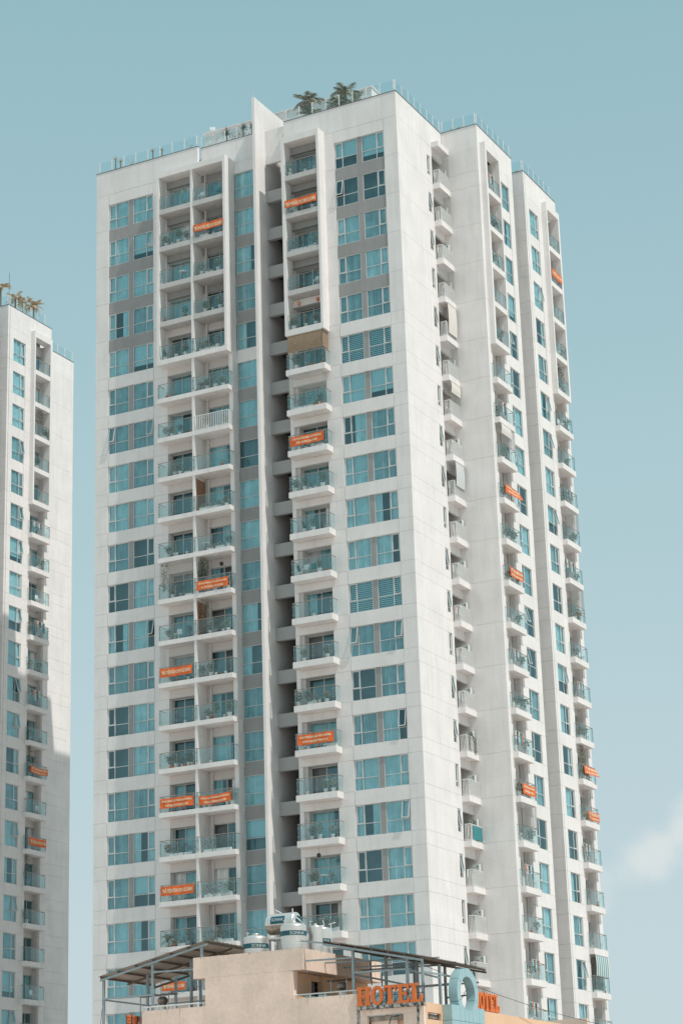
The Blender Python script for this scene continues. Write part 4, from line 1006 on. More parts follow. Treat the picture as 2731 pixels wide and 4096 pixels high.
for i, (x, seed) in enumerate(((-25.0, 1), (-19.2, 2), (-16.7, 3))):
    r = random.Random(seed); b = MB(); y = .55
    b.tube([(0,0,0),(.05,0,1.2),(-.15,0,1.6),(-.35,.05,1.75)], [.05,.04,.03,.02], 6); b.tube([(.02,0,1.1),(.3,0,1.4),(.25,0,1.85)], [.035,.025,.015], 6)
    tag(put('bare_tree', b.mesh('branch', ['bare']), None, (x, y, 2.4)), ['leafless forked branch behind the roof glass near the outer corner', 'leafless arching branch just before the step in the roof', 'leafless thin branch in front of the penthouse'][i], 'bare tree', 'bare branches on the roof')
def flood(x, y, z, lab, rz):
    t = thing('floodlight', (x, y, z), lab, 'floodlight', 'roof floodlights'); b = MB(); b.tube([(0,0,0),(0,0,.35)], .03, 6); put('bracket', b.mesh('bracket', ['whitem']), t, (x, y, z))
    b = MB(); b.box(-.22, .22, -.1, .12, .33, .55); put('lamp_housing', b.mesh('lamp', ['whitem']), t, (x, y, z), rz)
flood(-19.2, 4.3, 6.6, 'white floodlight on the corner of the penthouse', .5); flood(-9.95, .5, 3.9, 'white floodlight at the end of the roof glass beside the fin', -.4)
flood(-3.1, .7, 3.3, 'small white lamp by the roof glass near the corner', .2)
b = MB(); b.tube([(0,0,0),(0,0,.22)], .02, 6); b.lathe([(.001,.2),(.06,.26),(.001,.32)], 8); tag(put('lightning_rod', b.mesh('rod', ['whitem']), None, (-12.22, -1.0, 5.5)), 'small ball-tipped rod on the tip of the tall fin', 'lightning rod')

# ------------------------------------------------------------------ hotel
M['peach'] = plaster('peach_painted_plaster', (0.97, 0.745, 0.62), streak=0.12, patch=0.20, amt=.12, dirt=(0.42, 0.30, 0.22))
M['peach2'] = plaster('orange_painted_plaster', (0.86, 0.56, 0.37), streak=0.10, patch=0.08, dirt=(0.4, 0.25, 0.16))
M['mould'] = plaster('mouldy_concrete', (0.42, 0.37, 0.32), streak=0.9, patch=0.5, amt=.5, dirt=(0.06, 0.06, 0.055))
mt_, nt_, b_ = nodes('mouldy_ledge'); n_ = nt_.nodes; l_ = nt_.links
g_ = n_.new('ShaderNodeNewGeometry'); mp_ = n_.new('ShaderNodeMapping'); mp_.inputs['Scale'].default_value = (1, 1, .55); l_.new(g_.outputs['Position'], mp_.inputs[0])
t_ = n_.new('ShaderNodeTexNoise'); t_.inputs['Scale'].default_value = 7; t_.inputs['Detail'].default_value = 8; t_.inputs['Roughness'].default_value = .7; l_.new(mp_.outputs[0], t_.inputs['Vector'])
r2_ = n_.new('ShaderNodeMapRange'); r2_.inputs[1].default_value = .44; r2_.inputs[2].default_value = .56; l_.new(t_.outputs[0], r2_.inputs[0])
mx_ = n_.new('ShaderNodeMix'); mx_.data_type = 'RGBA'; l_.new(r2_.outputs[0], mx_.inputs[0]); mx_.inputs[6].default_value = (.04, .045, .045, 1); mx_.inputs[7].default_value = (.52, .48, .43, 1)
l_.new(mx_.outputs[2], b_.inputs['Base Color']); b_.inputs['Roughness'].default_value = .9
M['mould2'] = mt_
M['sheet'] = plain('grey_roof_sheet', (0.56, 0.49, 0.43), 0.6, var=.12, scale=1.5)
M['sheettop'] = plain('pale_roof_sheet', (0.62, 0.62, 0.60), 0.5)
M['galv'] = plain('galvanised_post', (0.34, 0.40, 0.42), 0.45, 0.3, var=.1)
M['rust'] = plain('dark_purlin', (0.16, 0.125, 0.10), 0.7, var=.2)
M['inox'] = plain('polished_tank_steel', (0.80, 0.75, 0.71), 0.3, 0.65)
M['inoxw'] = plain('mottled_brown_steel', (0.40, 0.33, 0.27), 0.45, 0.6, var=.4, scale=6)
M['band'] = plain('dark_teal_band', (0.012, 0.10, 0.13), 0.5)
M['sign'] = plain('orange_sign_paint', (0.78, 0.19, 0.045), 0.55, var=.06, scale=3)
M['clad'] = plain('pale_teal_cladding', (0.38, 0.57, 0.61), 0.35, 0.15, var=.05)
M['white'] = plain('white_letter', (0.8, 0.82, 0.8), 0.6)
# peach walls get shaped grime below their tops
def grime(mname, ztops):
    mt = M[mname]; nt = mt.node_tree; n = nt.nodes; l = nt.links; bs = n['Principled BSDF']; src = bs.inputs['Base Color'].links[0].from_socket
    g_ = n.new('ShaderNodeNewGeometry'); sp_ = n.new('ShaderNodeSeparateXYZ'); l.new(g_.outputs['Position'], sp_.inputs[0])
    mp = n.new('ShaderNodeMapping'); mp.inputs['Scale'].default_value = (3.2, 3.2, .42); l.new(g_.outputs['Position'], mp.inputs[0])
    t = n.new('ShaderNodeTexNoise'); t.inputs['Scale'].default_value = 1.9; t.inputs['Detail'].default_value = 8; t.inputs['Roughness'].default_value = .7; l.new(mp.outputs[0], t.inputs['Vector'])
    acc = None
    for zt_, dp, xa_, xb_ in ztops:
        r_ = n.new('ShaderNodeMapRange'); r_.inputs[1].default_value = zt_-dp; r_.inputs[2].default_value = zt_; r_.inputs[3].default_value = 0; r_.inputs[4].default_value = .2; l.new(sp_.outputs[2], r_.inputs[0])
        lt = n.new('ShaderNodeMath'); lt.operation = 'LESS_THAN'; lt.inputs[1].default_value = zt_+.01; l.new(sp_.outputs[2], lt.inputs[0])
        m_ = n.new('ShaderNodeMath'); m_.operation = 'MULTIPLY'; l.new(r_.outputs[0], m_.inputs[0]); l.new(lt.outputs[0], m_.inputs[1])
        for op_, v_ in (('GREATER_THAN', xa_), ('LESS_THAN', xb_)):
            c1 = n.new('ShaderNodeMath'); c1.operation = op_; c1.inputs[1].default_value = v_; l.new(sp_.outputs[0], c1.inputs[0])
            c2 = n.new('ShaderNodeMath'); c2.operation = 'MULTIPLY'; l.new(m_.outputs[0], c2.inputs[0]); l.new(c1.outputs[0], c2.inputs[1]); m_ = c2
        if acc is None: acc = m_.outputs[0]
        else:
            a_ = n.new('ShaderNodeMath'); a_.operation = 'MAXIMUM'; l.new(acc, a_.inputs[0]); l.new(m_.outputs[0], a_.inputs[1]); acc = a_.outputs[0]
    ad = n.new('ShaderNodeMath'); ad.operation = 'ADD'; ad.use_clamp = False; l.new(t.outputs[0], ad.inputs[0]); l.new(acc, ad.inputs[1])
    r_ = n.new('ShaderNodeMapRange'); r_.inputs[1].default_value = .72; r_.inputs[2].default_value = .86; r_.inputs[4].default_value = .8; l.new(ad.outputs[0], r_.inputs[0])
    mx = n.new('ShaderNodeMix'); mx.data_type = 'RGBA'; l.new(r_.outputs[0], mx.inputs[0]); l.new(src, mx.inputs[6]); mx.inputs[7].default_value = (.13, .10, .085, 1); l.new(mx.outputs[2], bs.inputs['Base Color'])
grime('peach', ((-71.37, .8, 8, 12.0), (-71.37, .8, 16.5, 19.87), (-69.14, .3, 11, 18), (-71.94, .9, 19.87, 24)))
HT = thing('hotel_building', (16, -40, GZ), 'peach plastered hotel with rooftop tanks and steel roofs in front of the tower', 'hotel')
def hb(name, x0, x1, y0, y1, z0, z1, mat='peach'): return bx(name, x0, x1, y0, y1, z0, z1, mat, HT)
zb = GZ+.01
hb('wall', 8.56, 11.995, -50, -49.8, zb, -71.37); hb('wall', 12.0, 16.5, -50, -49.8, zb, -70.105)
hb('wall', 16.505, 19.85, -50, -49.8, zb, -71.37)
hb('wall', 8.56, 8.76, -49.795, -30, zb, -71.5); hb('floor_slab', 8.77, 23.0, -49.79, -30.2, -72.6, -72.4, 'mould')
hb('parapet', 11.37, 17.15, -50, -49.85, -70.1, -69.14); hb('parapet', 17.0, 17.15, -49.845, -42.1, -70.1, -69.14)
hb('parapet', 11.37, 11.52, -49.845, -42.1, -70.1, -69.14); hb('parapet', 11.525, 16.995, -42.25, -42.1, -70.1, -69.14)
hb('soffit_slab', 11.525, 16.995, -49.845, -42.26, -70.1, -69.95, 'peach'); hb('roof_deck', 11.525, 16.995, -49.84, -42.26, -69.9, -69.7, 'mould')
hb('room_wall', 16.3, 16.48, -49.79, -48.0, -72.4, -70.12, 'peach2'); hb('room_wall', 16.3, 16.48, -47.1, -42.3, -72.4, -70.12, 'peach2'); hb('room_wall', 16.3, 16.48, -47.995, -47.105, -70.42, -70.12, 'peach2')
hb('pilaster', 16.485, 16.56, -47.05, -46.8, -72.4, -70.11, 'peach2'); hb('pilaster', 16.5, 16.62, -49.99, -49.6, -71.36, -70.11, 'peach')
hb('room_wall', 12.0, 12.2, -49.79, -42.3, -72.4, -70.12); hb('room_wall', 12.21, 16.29, -42.5, -42.3, -72.4, -70.12); hb('doorway', 15.6, 15.7, -48.2, -46.9, -72.4, -70.3, 'room')
dr = hb('door', 16.33, 16.38, -47.98, -47.5, -72.39, -70.45, 'dark')
for y in (-48.9, -46.5, -44.3):
    q = MB(); q.lathe([(.001,-.03),(.13,-.03),(.15,0)], 10); put('ceiling_lamp', q.mesh('lamp', ['frame']), HT, (16.82, y, -70.102))
for i in range(5): hb('light_slit_strip', 17.153, 17.17, -46.2+.85*i, -46.16+.85*i, -70.09, -69.16, 'peach')  # strips added to imitate slits of light on the shaded face
# ledge under the big letters
hb('ledge', 19.86, 23.1, -50.12, -49.8, -72.1, -71.94, 'mould2'); hb('stained_strip', 19.80, 19.95, -50.004, -49.99, -73.6, -71.95, 'mould2'); hb('stained_strip', 22.76, 22.88, -50.036, -50.031, -73.4, -72.105, 'mould2'); hb('wall', 19.86, 22.75, -50, -49.8, -72.36, -72.105)
hb('wall', 19.86, 20.3, -50, -49.8, zb, -72.365); hb('wall', 22.08, 22.74, -50, -49.8, zb, -72.365); hb('wall', 20.305, 22.075, -50, -49.8, zb, -74.0)
hb('recess_wall', 20.31, 22.07, -49.6, -49.5, -73.99, -72.37, 'peach2')
for i in range(4): hb('shutter_strip', 20.33+.33*i, 20.65+.33*i, -49.7, -49.62, -73.98, -72.4, 'peach')
hb('corner_pier', 22.76, 23.09, -50.03, -49.8, zb, -72.105, 'peach')
hb('wall', 22.9, 23.1, -49.795, -30, zb, -72.65, 'peach2'); hb('wall', 22.9, 23.1, -49.795, -48.3, -72.35, -71.94, 'peach2'); hb('wall', 22.9, 23.1, -48.29, -30, -72.645, -71.95, 'peach2')
hb('wall', 22.9, 23.1, -49.79, -49.65, -72.645, -72.355, 'peach2'); hb('recess_wall', 22.5, 22.6, -49.7, -48.2, -73, -71.98, 'peach2')
hb('wall', 8.77, 22.89, -30.2, -30, zb, -71.4)
hb('sign_plinth', 23.105, 23.3, -44.4, -42.1, -72.9, -71.98, 'peach2')
# awning over letters end, conduit
q = MB(); q.tube([(21.45,-50.05,-73.6),(21.35,-50.06,-73.0),(21.5,-50.05,-72.5),(21.9,-50.05,-72.45)], .025, 6); put('cable', q.mesh('cable', ['dark']), HT)
q = MB(); q.tube([(17.19,-43.3,-69.1),(17.2,-43.3,-70.3)], .03, 6); q.tube([(17.2,-42.2,-69.6),(17.2,-42.2,-70.3)], .03, 6); put('drain_pipe', q.mesh('pipe', ['dark']), HT)
def prail(x0, x1, n, lab):
    t = thing('pipe_railing', ((x0+x1)/2, -49.9, -71.36), lab, 'railing', 'low pipe railings on the hotel'); b = MB(); b.tube([(x0,-49.9,-71.2),(x1,-49.9,-71.2)], .03, 6)
    put('rail', b.mesh('rail', ['whitem']), t)
    for i in range(n): x = x0+.1+(x1-x0-.2)*i/(n-1); put('post', boxm(.04, .04, .17, 'whitem'), t, (x, -49.92, -71.37))
prail(8.65, 11.95, 5, 'low pipe railing along the parapet at the open end'); prail(16.55, 19.8, 5, 'low pipe railing along the parapet beside the big letters')
# steel roofs
def canopy(lab, x0, z0, x1, z1, y0, y1, posts, beams, npur, nsh):
    t = thing('steel_roof', ((x0+x1)/2, (y0+y1)/2, -72.4), lab, 'canopy roof', 'lean-to steel roofs on the hotel')
    zf = lambda x: z0 + (z1-z0)*(x-x0)/(x1-x0)
    wds = (x1-x0)/nsh
    for i in range(nsh):
        a, c = x0+wds*i+.006, x0+wds*(i+1)-.006; q = MB(); m_ = 24
        for j in range(m_):
            ya, yb_ = y0+(y1-y0)*j/m_, y0+(y1-y0)*(j+1)/m_; d = .018 if j % 2 else 0
            q.quad((a,ya,zf(a)+d),(c,ya,zf(c)+d),(c,yb_,zf(c)+d),(a,yb_,zf(a)+d), 0); q.quad((a,yb_,zf(a)+.03+d),(c,yb_,zf(c)+.03+d),(c,ya,zf(c)+.03+d),(a,ya,zf(a)+.03+d), 1)
        put('roof_sheet', q.mesh('roof_sheet', ['sheet', 'sheettop']), t)
    for i in range(npur):
        x = x0+.12+(x1-x0-.24)*i/(npur-1); put('purlin', MB().box(x-.03, x+.03, y0+.03, y1-.03, zf(x)-.10, zf(x)-.012).mesh('purlin', ['rust']), t)
    for y in (y0+.06, (y0+y1)/2, y1-.1):
        put('rafter', MB().prism([(x0+.05, zf(x0)-.20), (x1-.05, zf(x1)-.20), (x1-.05, zf(x1)-.105), (x0+.05, zf(x0)-.105)], y, y+.06, 'y').mesh('rafter', ['galv' if y < y0+.2 else 'rust']), t)
    for (x, y, zl) in posts: put('post', MB().box(x-.055, x+.055, y-.055, y+.055, zl, zf(x)-.2).mesh('post', ['galv']), t)
    for (xa, ya, za, xb, yb_, zb_) in beams: put('beam', MB().tube([(xa,ya,za),(xb,yb_,zb_)], .05, 4).mesh('beam', ['galv']), t)
canopy('wide steel lean-to roof sloping down towards the empty end of the hotel', 5.95, -69.6, 11.98, -68.36, -49.75, -44.9,
       [(6.17,-49.6,-79), (8.91,-49.6,-71.37), (11.6,-49.6,-69.6), (7.6,-49.6+1.6,-72), (10.1,-48.1,-72.4), (6.17,-45.3,-79), (8.91,-45.3,-72.4), (11.2,-45.3,-72.4), (7.5,-45.3,-79)],
       [(6.17,-49.65,-70.62,8.9,-49.65,-70.62), (8.93,-49.65,-69.58,11.37,-49.65,-69.62), (6.17,-49.6,-70.66,6.17,-45.3,-70.66), (8.91,-45.3,-70.6,11.3,-45.3,-70.6), (6.2,-45.3,-70.6,8.9,-45.3,-70.6), (10.1,-48.1,-69.9,11.37,-48.1,-69.9)], 7, 6)
canopy('steel lean-to roof seen almost edge-on above the big orange letters', 18.22, -68.93, 23.25, -70.02, -50.25, -43.3,
       [(19.62,-50.05+.2,-71.37), (22.28,-49.85,-71.94), (19.62,-46.6,-72.4), (19.62,-43.6,-72.4), (22.95,-49.7,-71.94), (22.95,-47.95,-71.95), (22.95,-46.1,-71.95), (22.95,-44.2,-71.95), (21.2,-46.6,-72.4), (21.2,-43.6,-72.4)],
       [(17.0,-49.9,-68.82,18.3,-49.9,-69.02), (17.2,-49.85,-69.72,19.6,-49.85,-69.76), (17.15,-47.9,-69.64,22.95,-47.9,-69.95+.1), (17.15,-46.02,-69.7,22.9,-46.02,-69.9), (17.15,-44.2,-69.67,21.2,-44.2,-69.75), (19.65,-49.9,-70.43,22.25,-49.9,-70.47),
        (19.65,-49.85,-70.5,19.65,-43.6,-70.57), (22.95,-49.7,-70.6,22.95,-44.2,-70.6), (19.65,-43.6,-70.6,22.9,-43.6,-70.62), (19.65,-46.6,-70.9,22.9,-46.6,-70.9), (22.28,-49.85,-70.5,22.95,-47.95,-70.75), (21.2,-43.6,-71.2,22.95,-44.2,-71.2)], 7, 6)
canopy('short added piece of steel roof that shades the tank block side', 17.2, -68.72, 18.2, -68.92, -46.9, -43.3, [], [], 2, 1)  # sheet added to cast shade on the side of the tank block
q = MB(); q.tube([(12.1,-49.6,-69.05),(11.75,-49.6,-68.9)], .03, 5)
# water tanks
def ribtank(x, y, z0, R, zt_, lab, bandz, txt, mat='inox', ang=-70):
    t = thing('water_tank', (x, y, z0), lab, 'water tank', 'stainless steel water tanks on the hotel roof'); hh = zt_-z0
    pr_ = [(.001,0),(R,0)]; z = .0
    while z < hh-.02:
        pr_ += [(R, z), (R*1.012, z+.012), (R, z+.024)]; z += .05 if (int(z/.25) % 2 == 0) else .085
    pr_ += [(R, hh), (R*.95, hh+.05), (R*.6, hh+R*.22), (R*.25, hh+R*.3), (.001, hh+R*.31)]
    b = MB(); b.lathe(pr_, 36); put('shell', b.mesh('tank', [mat], True), t, (x, y, z0))
    b = MB(); b.lathe([(.001,.0),(R*.26,0),(R*.26,.05),(.001,.06)], 16); put('lid', b.mesh('lid', [mat], True), t, (x, y, z0+hh+R*.3))
    b = MB(); b.tube([(-R*.75,0,hh),(-R*.75,0,hh+.28)], .025, 6); b.box(-R*.75-.05, -R*.75+.05, -.03, .03, hh+.26, hh+.31); put('vent_pipe', b.mesh('vent', ['whitem']), t, (x, y, z0))
    if bandz:
        b = MB(); b.lathe([(R*1.018, bandz[0]), (R*1.018, bandz[1])], 36); put('band', b.mesh('band', ['band']), t, (x, y, z0))
        me = text_mesh(txt, ['white'], .72*R/.6, (bandz[1]-bandz[0])*.72, .02, .001)
        a0 = math.radians(ang)
        for v in me.vertices:
            a = a0 + v.co.x/R; rr = R*1.024; v.co = (rr*math.cos(a), rr*math.sin(a), v.co.z + (bandz[0]+bandz[1])/2)
        put('lettering', me, t, (x, y, z0))
ribtank(16.2, -49.1, -69.6, .60, -68.02, 'largest upright ribbed water tank with dark teal band, by the parapet corner', (1.12, 1.34), 'SONHA', ang=-42)
ribtank(14.25, -49.15, -69.6, .585, -68.42, 'squat ribbed water tank with teal band standing alone', (.70, .92), 'SONHA', ang=-46)
ribtank(16.75, -48.0, -69.6, .33, -68.0, 'slim ribbed tank squeezed behind the largest tank', None, '')
ribtank(16.42, -46.75, -69.6, .42, -67.95, 'ribbed tank with teal band farthest back on the roof', (1.0, 1.2), 'SONHA', ang=-40)
ribtank(14.9, -47.2, -69.6, .22, -68.7, 'tiny steel drum beneath the raised tank frame', None, '')
t = thing('raised_water_tank', (15.3, -48.4, -69.6), 'horizontal steel tank lying on a white frame, its lower half brown', 'water tank', 'stainless steel water tanks on the hotel roof')
R_ = .48; b = MB(); n = 32; x0_, x1_ = -.72, .72
prof = [(x0_-.10, .02), (x0_-.07, R_*.6), (x0_, R_*.95), (x0_+.03, R_)]
for i in range(1, 8): xx = x0_+.03 + (x1_-x0_-.06)*i/8; prof += [(xx-.015, R_), (xx, R_*1.015), (xx+.015, R_)]
prof += [(x1_-.03, R_), (x1_, R_*.95), (x1_+.07, R_*.6), (x1_+.10, .02)]
for (xa, ra), (xb, rb_) in zip(prof[:-1], prof[1:]):
    for k in range(n):
        a0, a1 = 2*math.pi*k/n, 2*math.pi*(k+1)/n
        b.quad((xa, ra*math.cos(a0), ra*math.sin(a0)), (xa, ra*math.cos(a1), ra*math.sin(a1)), (xb, rb_*math.cos(a1), rb_*math.sin(a1)), (xb, rb_*math.cos(a0), rb_*math.sin(a0)), 1 if math.sin((a0+a1)/2) < -.12 else 0)  # faces below the middle take the browner, mottled steel
put('shell', b.mesh('tank_shell', ['inox', 'inoxw'], True), t, (15.3, -48.4, -67.75))
b = MB()
for k in range(5):
    a0, a1 = math.radians(180+ (-40+k*9)), math.radians(180+(-40+(k+1)*9)); rr = R_*1.03
    b.quad((-.42, rr*math.cos(a0), rr*math.sin(a0)), (.3, rr*math.cos(a0), rr*math.sin(a0)), (.3, rr*math.cos(a1), rr*math.sin(a1)), (-.42, rr*math.cos(a1), rr*math.sin(a1)))
put('label_plate', b.mesh('plate', ['band']), t, (15.3, -48.4, -67.75))
me = text_mesh('SONHA', ['white'], .6, .15, .02, .001)
for v in me.vertices: a = math.radians(18) + v.co.z/R_; v.co = (v.co.x-.06, -R_*1.045*math.cos(a), R_*1.045*math.sin(a))
put('lettering', me, t, (15.3, -48.4, -67.75))
b = MB(); b.box(.83,.835,-.22,.2,-.05,.3); put('label_plate', b.mesh('plate', ['band']), t, (15.3, -48.4, -67.75))
b = MB(); b.tube([(-.35,0,.45),(-.4,0,.66),(-.1,0,.5)], .03, 6); b.tube([(.5,0,.45),(.5,0,.66)], .03, 6); b.tube([(.7,-.2,.28),(1.0,-.22,.05),(1.2,-.22,-.12),(1.2,-.22,-.25)], .028, 6); put('pipe', b.mesh('pipe', ['whitem']), t, (15.3, -48.4, -67.75))
for x in (14.72, 15.55):
    for y in (-48.75, -48.05): put('leg', boxm(.07, .07, 1.1, 'whitem'), t, (x, y, -69.6))
put('frame', MB().box(-.75,.75,-.42,-.34,-.08,0).box(-.75,.75,.34,.42,-.08,0).box(-.75,-.67,-.34,.34,-.08,0).box(.67,.75,-.34,.34,-.08,0).mesh('frame', ['whitem']), t, (15.35, -48.4, -68.4))
# turbine vents
def vent(x, y, zc, lab, sx0, sx1):
    t = thing('turbine_vent', (x, y, zc-.5), lab, 'roof vent', 'turbine vents under small metal covers'); n = 20; b = MB()
    for i in range(n):
        a0 = 2*math.pi*i/n; a1 = a0+.2
        for j in range(6):
            t0, t1 = math.pi*(.12+.76*j/6), math.pi*(.12+.76*(j+1)/6); f_ = lambda tt, a, k_: (k_*math.sin(tt)*math.cos(a), k_*math.sin(tt)*math.sin(a), .2*math.cos(tt))
            b.quad(f_(t1,a0,.255), f_(t1,a1,.225), f_(t0,a1,.225), f_(t0,a0,.255))
    put('vane', b.mesh('vanes', ['inoxw']), t, (x, y, zc)); 
    b = MB(); b.lathe([(.001,.2),(.12,.19),(.13,.16)], 12); b.lathe([(.2,-.19),(.15,-.26),(.22,-.45),(.26,-1.4)], 14); b.lathe([(.001,-.1),(.18,-.1),(.18,.12),(.001,.12)], 12); put('collar', b.mesh('collar', ['inox'], True), t, (x, y, zc))
    b = MB(); m_ = 10
    for i in range(m_):
        xa = sx0+(sx1-sx0)*i/m_; xb = sx0+(sx1-sx0)*(i+1)/m_; d = .02 if i % 2 else 0; b.box(xa-x, xb-x, -.35, .35, .24+d+.02*(i/m_), .255+d+.02*(i/m_))
    put('cover', b.mesh('cover', ['rust']), t, (x, y, zc))
    b = MB(); [b.box(q_-x-.02, q_-x+.02, -.3, -.26, -1.5, .24) for q_ in (sx0+.25, sx1-.2)]; put('post', b.mesh('post', ['galv']), t, (x, y, zc))
vent(18.7, -49.25, -70.9, 'turbine vent with metal cover beside the big orange letters', 18.05, 19.3); vent(9.2, -49.2, -70.87, 'turbine vent with metal cover under the wide steel roof', 7.9, 9.9)
# sign letters
def slab(ch, W, Hh):
    s_ = W*.27; t = Hh*.13; P = []
    if ch == 'H':
        P = [[(0,0),(s_*1.6,0),(s_*1.6,t),(s_*1.3,t),(s_*1.3,Hh*.43),(W-s_*1.3,Hh*.43),(W-s_*1.3,t),(W-s_*1.6,t),(W-s_*1.6,0),(W,0),(W,t),(W-s_*.3,t),(W-s_*.3,Hh-t),(W,Hh-t),(W,Hh),(W-s_*1.6,Hh),(W-s_*1.6,Hh-t),(W-s_*1.3,Hh-t),(W-s_*1.3,Hh*.57),(s_*1.3,Hh*.57),(s_*1.3,Hh-t),(s_*1.6,Hh-t),(s_*1.6,Hh),(0,Hh),(0,Hh-t),(s_*.3,Hh-t),(s_*.3,t),(0,t)]]
    if ch == 'T':
        P = [[(W*.25,0),(W*.75,0),(W*.75,t),(W*.64,t),(W*.64,Hh-t),(W*.84,Hh-t),(W*.9,Hh*.68),(W,Hh*.68),(W*.96,Hh),(W*.04,Hh),(0,Hh*.68),(W*.1,Hh*.68),(W*.16,Hh-t),(W*.36,Hh-t),(W*.36,t),(W*.25,t)]]
    if ch == 'E':
        P = [[(0,0),(W*.94,0),(W,Hh*.3),(W*.9,Hh*.3),(W*.76,t),(W*.42,t),(W*.42,Hh*.44),(W*.62,Hh*.44),(W*.66,Hh*.36),(W*.74,Hh*.36),(W*.74,Hh*.64),(W*.66,Hh*.64),(W*.62,Hh*.56),(W*.42,Hh*.56),(W*.42,Hh-t),(W*.74,Hh-t),(W*.86,Hh*.7),(W*.96,Hh*.7),(W*.92,Hh),(0,Hh),(0,Hh-t),(W*.13,Hh-t),(W*.13,t),(0,t)]]
    if ch == 'L':
        P = [[(0,0),(W*.94,0),(W,Hh*.38),(W*.88,Hh*.38),(W*.74,t),(W*.46,t),(W*.46,Hh-t),(W*.62,Hh-t),(W*.62,Hh),(0,Hh),(0,Hh-t),(W*.15,Hh-t),(W*.15,t),(0,t)]]
    return P
def letter(ch, W, Hh, dep):
    b = MB()
    if ch == 'O':
        n = 28
        for i in range(n):
            a0, a1 = 2*math.pi*i/n, 2*math.pi*(i+1)/n
            o = lambda a, k, kk: (W/2+W/2*k*math.cos(a), Hh/2+Hh*.52*kk*math.sin(a))
            A, B_, C_, D_ = o(a0,1,1), o(a1,1,1), o(a1,.46,.70), o(a0,.46,.70)
            b.quad((A[0],0,A[1]),(B_[0],0,B_[1]),(C_[0],0,C_[1]),(D_[0],0,D_[1])); b.quad((D_[0],dep,D_[1]),(C_[0],dep,C_[1]),(B_[0],dep,B_[1]),(A[0],dep,A[1]))
            b.quad((A[0],0,A[1]),(A[0],dep,A[1]),(B_[0],dep,B_[1]),(B_[0],0,B_[1])); b.quad((D_[0],0,D_[1]),(C_[0],0,C_[1]),(C_[0],dep,C_[1]),(D_[0],dep,D_[1]))
    else:
        for P in slab(ch, W, Hh): b.prism(P, 0, dep, 'y')
    return b.mesh('letter_'+ch, ['sign'])
def hotel_sign(x, y, z, Wt, Hh, rz, lab, back=True):
    t = thing('hotel_sign', (x, y, z), lab, 'sign', 'orange hotel signs', rz); n = 5; cw = Wt/5
    ws = {'H': .98, 'O': .84, 'T': .92, 'E': .9, 'L': .84}; cx = 0; tot = sum(ws[c] for c in 'HOTEL')
    def at(a, b_, c_): return Vector((x,y,z)) + Matrix.Rotation(rz, 3, 'Z') @ Vector((a,b_,c_))
    for c in 'HOTEL':
        wd = Wt*ws[c]/tot; put('letter', letter(c, wd*.95, Hh, .13), t, at(cx, 0, 0), rz); cx += wd
    b = MB()
    for zz in (.12, .4, .68): b.box(0, Wt, .2, .225, zz*Hh/.8-.012, zz*Hh/.8+.012)
    for i in range(7): b.box(Wt*i/6-.012, Wt*i/6+.012, .2, .225, 0, Hh)
    for i in range(6): b.tube([(Wt*i/6, .21, 0), (Wt*(i+1)/6, .5, Hh*.9)], .012, 4)
    put('support_frame', b.mesh('frame', ['dark']), t, (x, y, z), rz)
hotel_sign(19.88, -50.12, -71.935, 3.22, .82, 0, 'large orange slab letters HOTEL standing on the mouldy front ledge')
hotel_sign(23.32, -45.15, -71.95, 2.9, .8, math.pi/2, 'orange letters HOTEL on the side wall, partly behind the ring')
hotel_sign(7.75, -47.4, -72.3, 3.0, .8, -math.pi/2, 'orange letters HOTEL seen from behind beyond the empty end wall')
# ring emblem
t = thing('ring_emblem', (23.4, -46.3, -72.6), 'pale teal clad ring standing upright on a clad base at the hotel corner', 'emblem')
cy, cz, ro, ri, xf, xb_ = -46.32, -71.38, 1.14, .77, 23.55, 23.12
segs = [(-18, 22), (22, 66), (66, 100), (100, 146), (146, 200), (-58, -18), (200, 238)]
for a0, a1 in segs:
    b = MB(); n = 9; a0 += .6; a1 -= .6
    for i in range(n):
        p, q_ = math.radians(a0+(a1-a0)*i/n), math.radians(a0+(a1-a0)*(i+1)/n)
        F_ = lambda a, R__, X: (X, cy + R__*math.cos(a), cz + R__*math.sin(a))
        b.quad(F_(p,ri,xf), F_(p,ro,xf), F_(q_,ro,xf), F_(q_,ri,xf)); b.quad(F_(q_,ri,xb_), F_(q_,ro,xb_), F_(p,ro,xb_), F_(p,ri,xb_))
        b.quad(F_(p,ro,xf), F_(p,ro,xb_), F_(q_,ro,xb_), F_(q_,ro,xf)); b.quad(F_(q_,ri,xf), F_(q_,ri,xb_), F_(p,ri,xb_), F_(p,ri,xf))
    for a in (a0, a1):
        a_ = math.radians(a); b.quad(F_(a_,ri,xb_), F_(a_,ro,xb_), F_(a_,ro,xf), F_(a_,ri,xf))
    put('ring_panel', b.mesh('ring_panel', ['clad']), t)
ye = [-48.15, -47.25, -46.75, -46.32, -45.9, -45.2, -44.6]
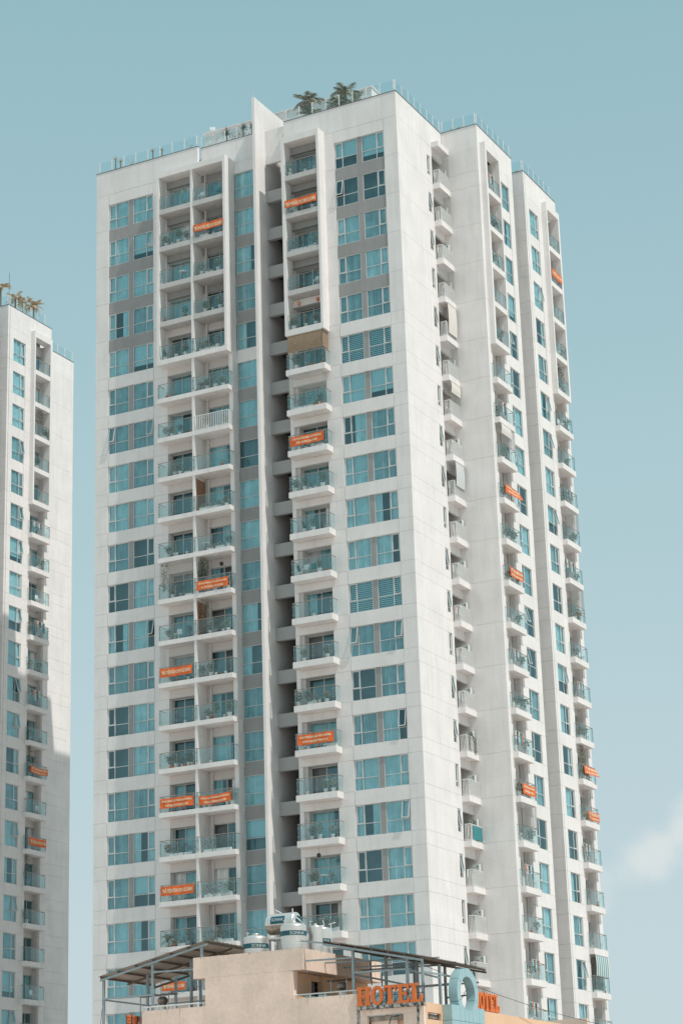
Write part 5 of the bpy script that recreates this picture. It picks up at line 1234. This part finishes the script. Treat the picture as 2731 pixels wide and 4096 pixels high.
for a, c_ in zip(ye[:-1], ye[1:]):
    top0, top1 = -72.0, -72.0
    n = 6; b = MB(); pts = []
    for i in range(n+1):
        y_ = a+.008 + (c_-a-.016)*i/n; d = y_-cy; zt_ = -71.95
        if abs(d) < ri: zt_ = cz - math.sqrt(max(0, ri*ri-d*d))+.0
        elif abs(d) < ro: zt_ = max(-71.95, cz-math.sqrt(ro*ro-d*d)) if False else -71.95
        pts.append((y_, min(-71.95, zt_)))
    poly = [(pts[0][0], -72.62)] + [(pts[-1][0], -72.62)] + pts[::-1]
    b.prism(poly, xb_-.001 if False else 23.115, xf+.012, 'x'); put('base_panel', b.mesh('base_panel', ['clad']), t)
    put('base_panel', MB().box(23.115, xf+.012, a+.008, c_-.008, -73.3, -72.635).mesh('base_panel_low', ['clad']), t)
b = MB(); b.tube([(23.3,-46.9,-71.95),(23.3,-46.0,-71.2)], .015, 5); put('wire', b.mesh('wire', ['dark']), t)
# masts on the tank roof
t = thing('mast', (16.3, -45.6, -69.6), 'thin white mast with a short cross arm behind the tanks', 'mast'); b = MB(); b.tube([(0,0,0),(0,0,2.0)], .035, 6); put('pole', b.mesh('pole', ['whitem']), t, (16.3,-45.6,-69.6))
b = MB(); b.tube([(-.12,0,2.0),(.25,0,2.08)], .03, 6); b.tube([(-.1,0,.9),(-.42,0,2.25)], .022, 6); b.tube([(0,0,.9),(.18,0,.0)], .022, 6); put('arm', b.mesh('arm', ['whitem']), t, (16.3,-45.6,-69.6))
# small wires of the city
for i, (a, c_) in enumerate((((6.1,-49.6,-70.9),(5.6,-49.6,-74.5)), ((22.9,-49.6,-70.3),(24.0,-30,-71.9)))):
    pa, pb = Vector(a), Vector(c_); pts = [pa.lerp(pb, j/8) + Vector((0,0,-.25*math.sin(math.pi*j/8))) for j in range(9)]
    tag(put('loose_wire', MB().tube(pts, .014, 4).mesh('wire', ['dark']), None, (0,0,0)), ['thin dark wire dropping from the outermost post of the wide steel roof', 'thin dark wire running from the edge-on steel roof towards the tower'][i], 'wire')
for i, (x, y, lab) in enumerate(((17.3, -49.55, 'pale blue metal box on the terrace beside the doorway'), (18.0, -49.6, 'pale blue metal box on the terrace beside the vent'))):
    t = thing('terrace_box', (x, y, -71.9), lab, 'box', 'pale metal boxes behind the railing'); b = MB(); b.prism([(-.35,0),(.35,0),(.28,.6),(-.2,.66)], -.2, .2, 'y'); put('casing', b.mesh('casing', ['clad']), t, (x, y, -71.9))
    b = MB(); b.box(-.3,.3,-.24,.24,-.5,-.004); put('stand', b.mesh('stand', ['galv']), t, (x, y, -71.9))
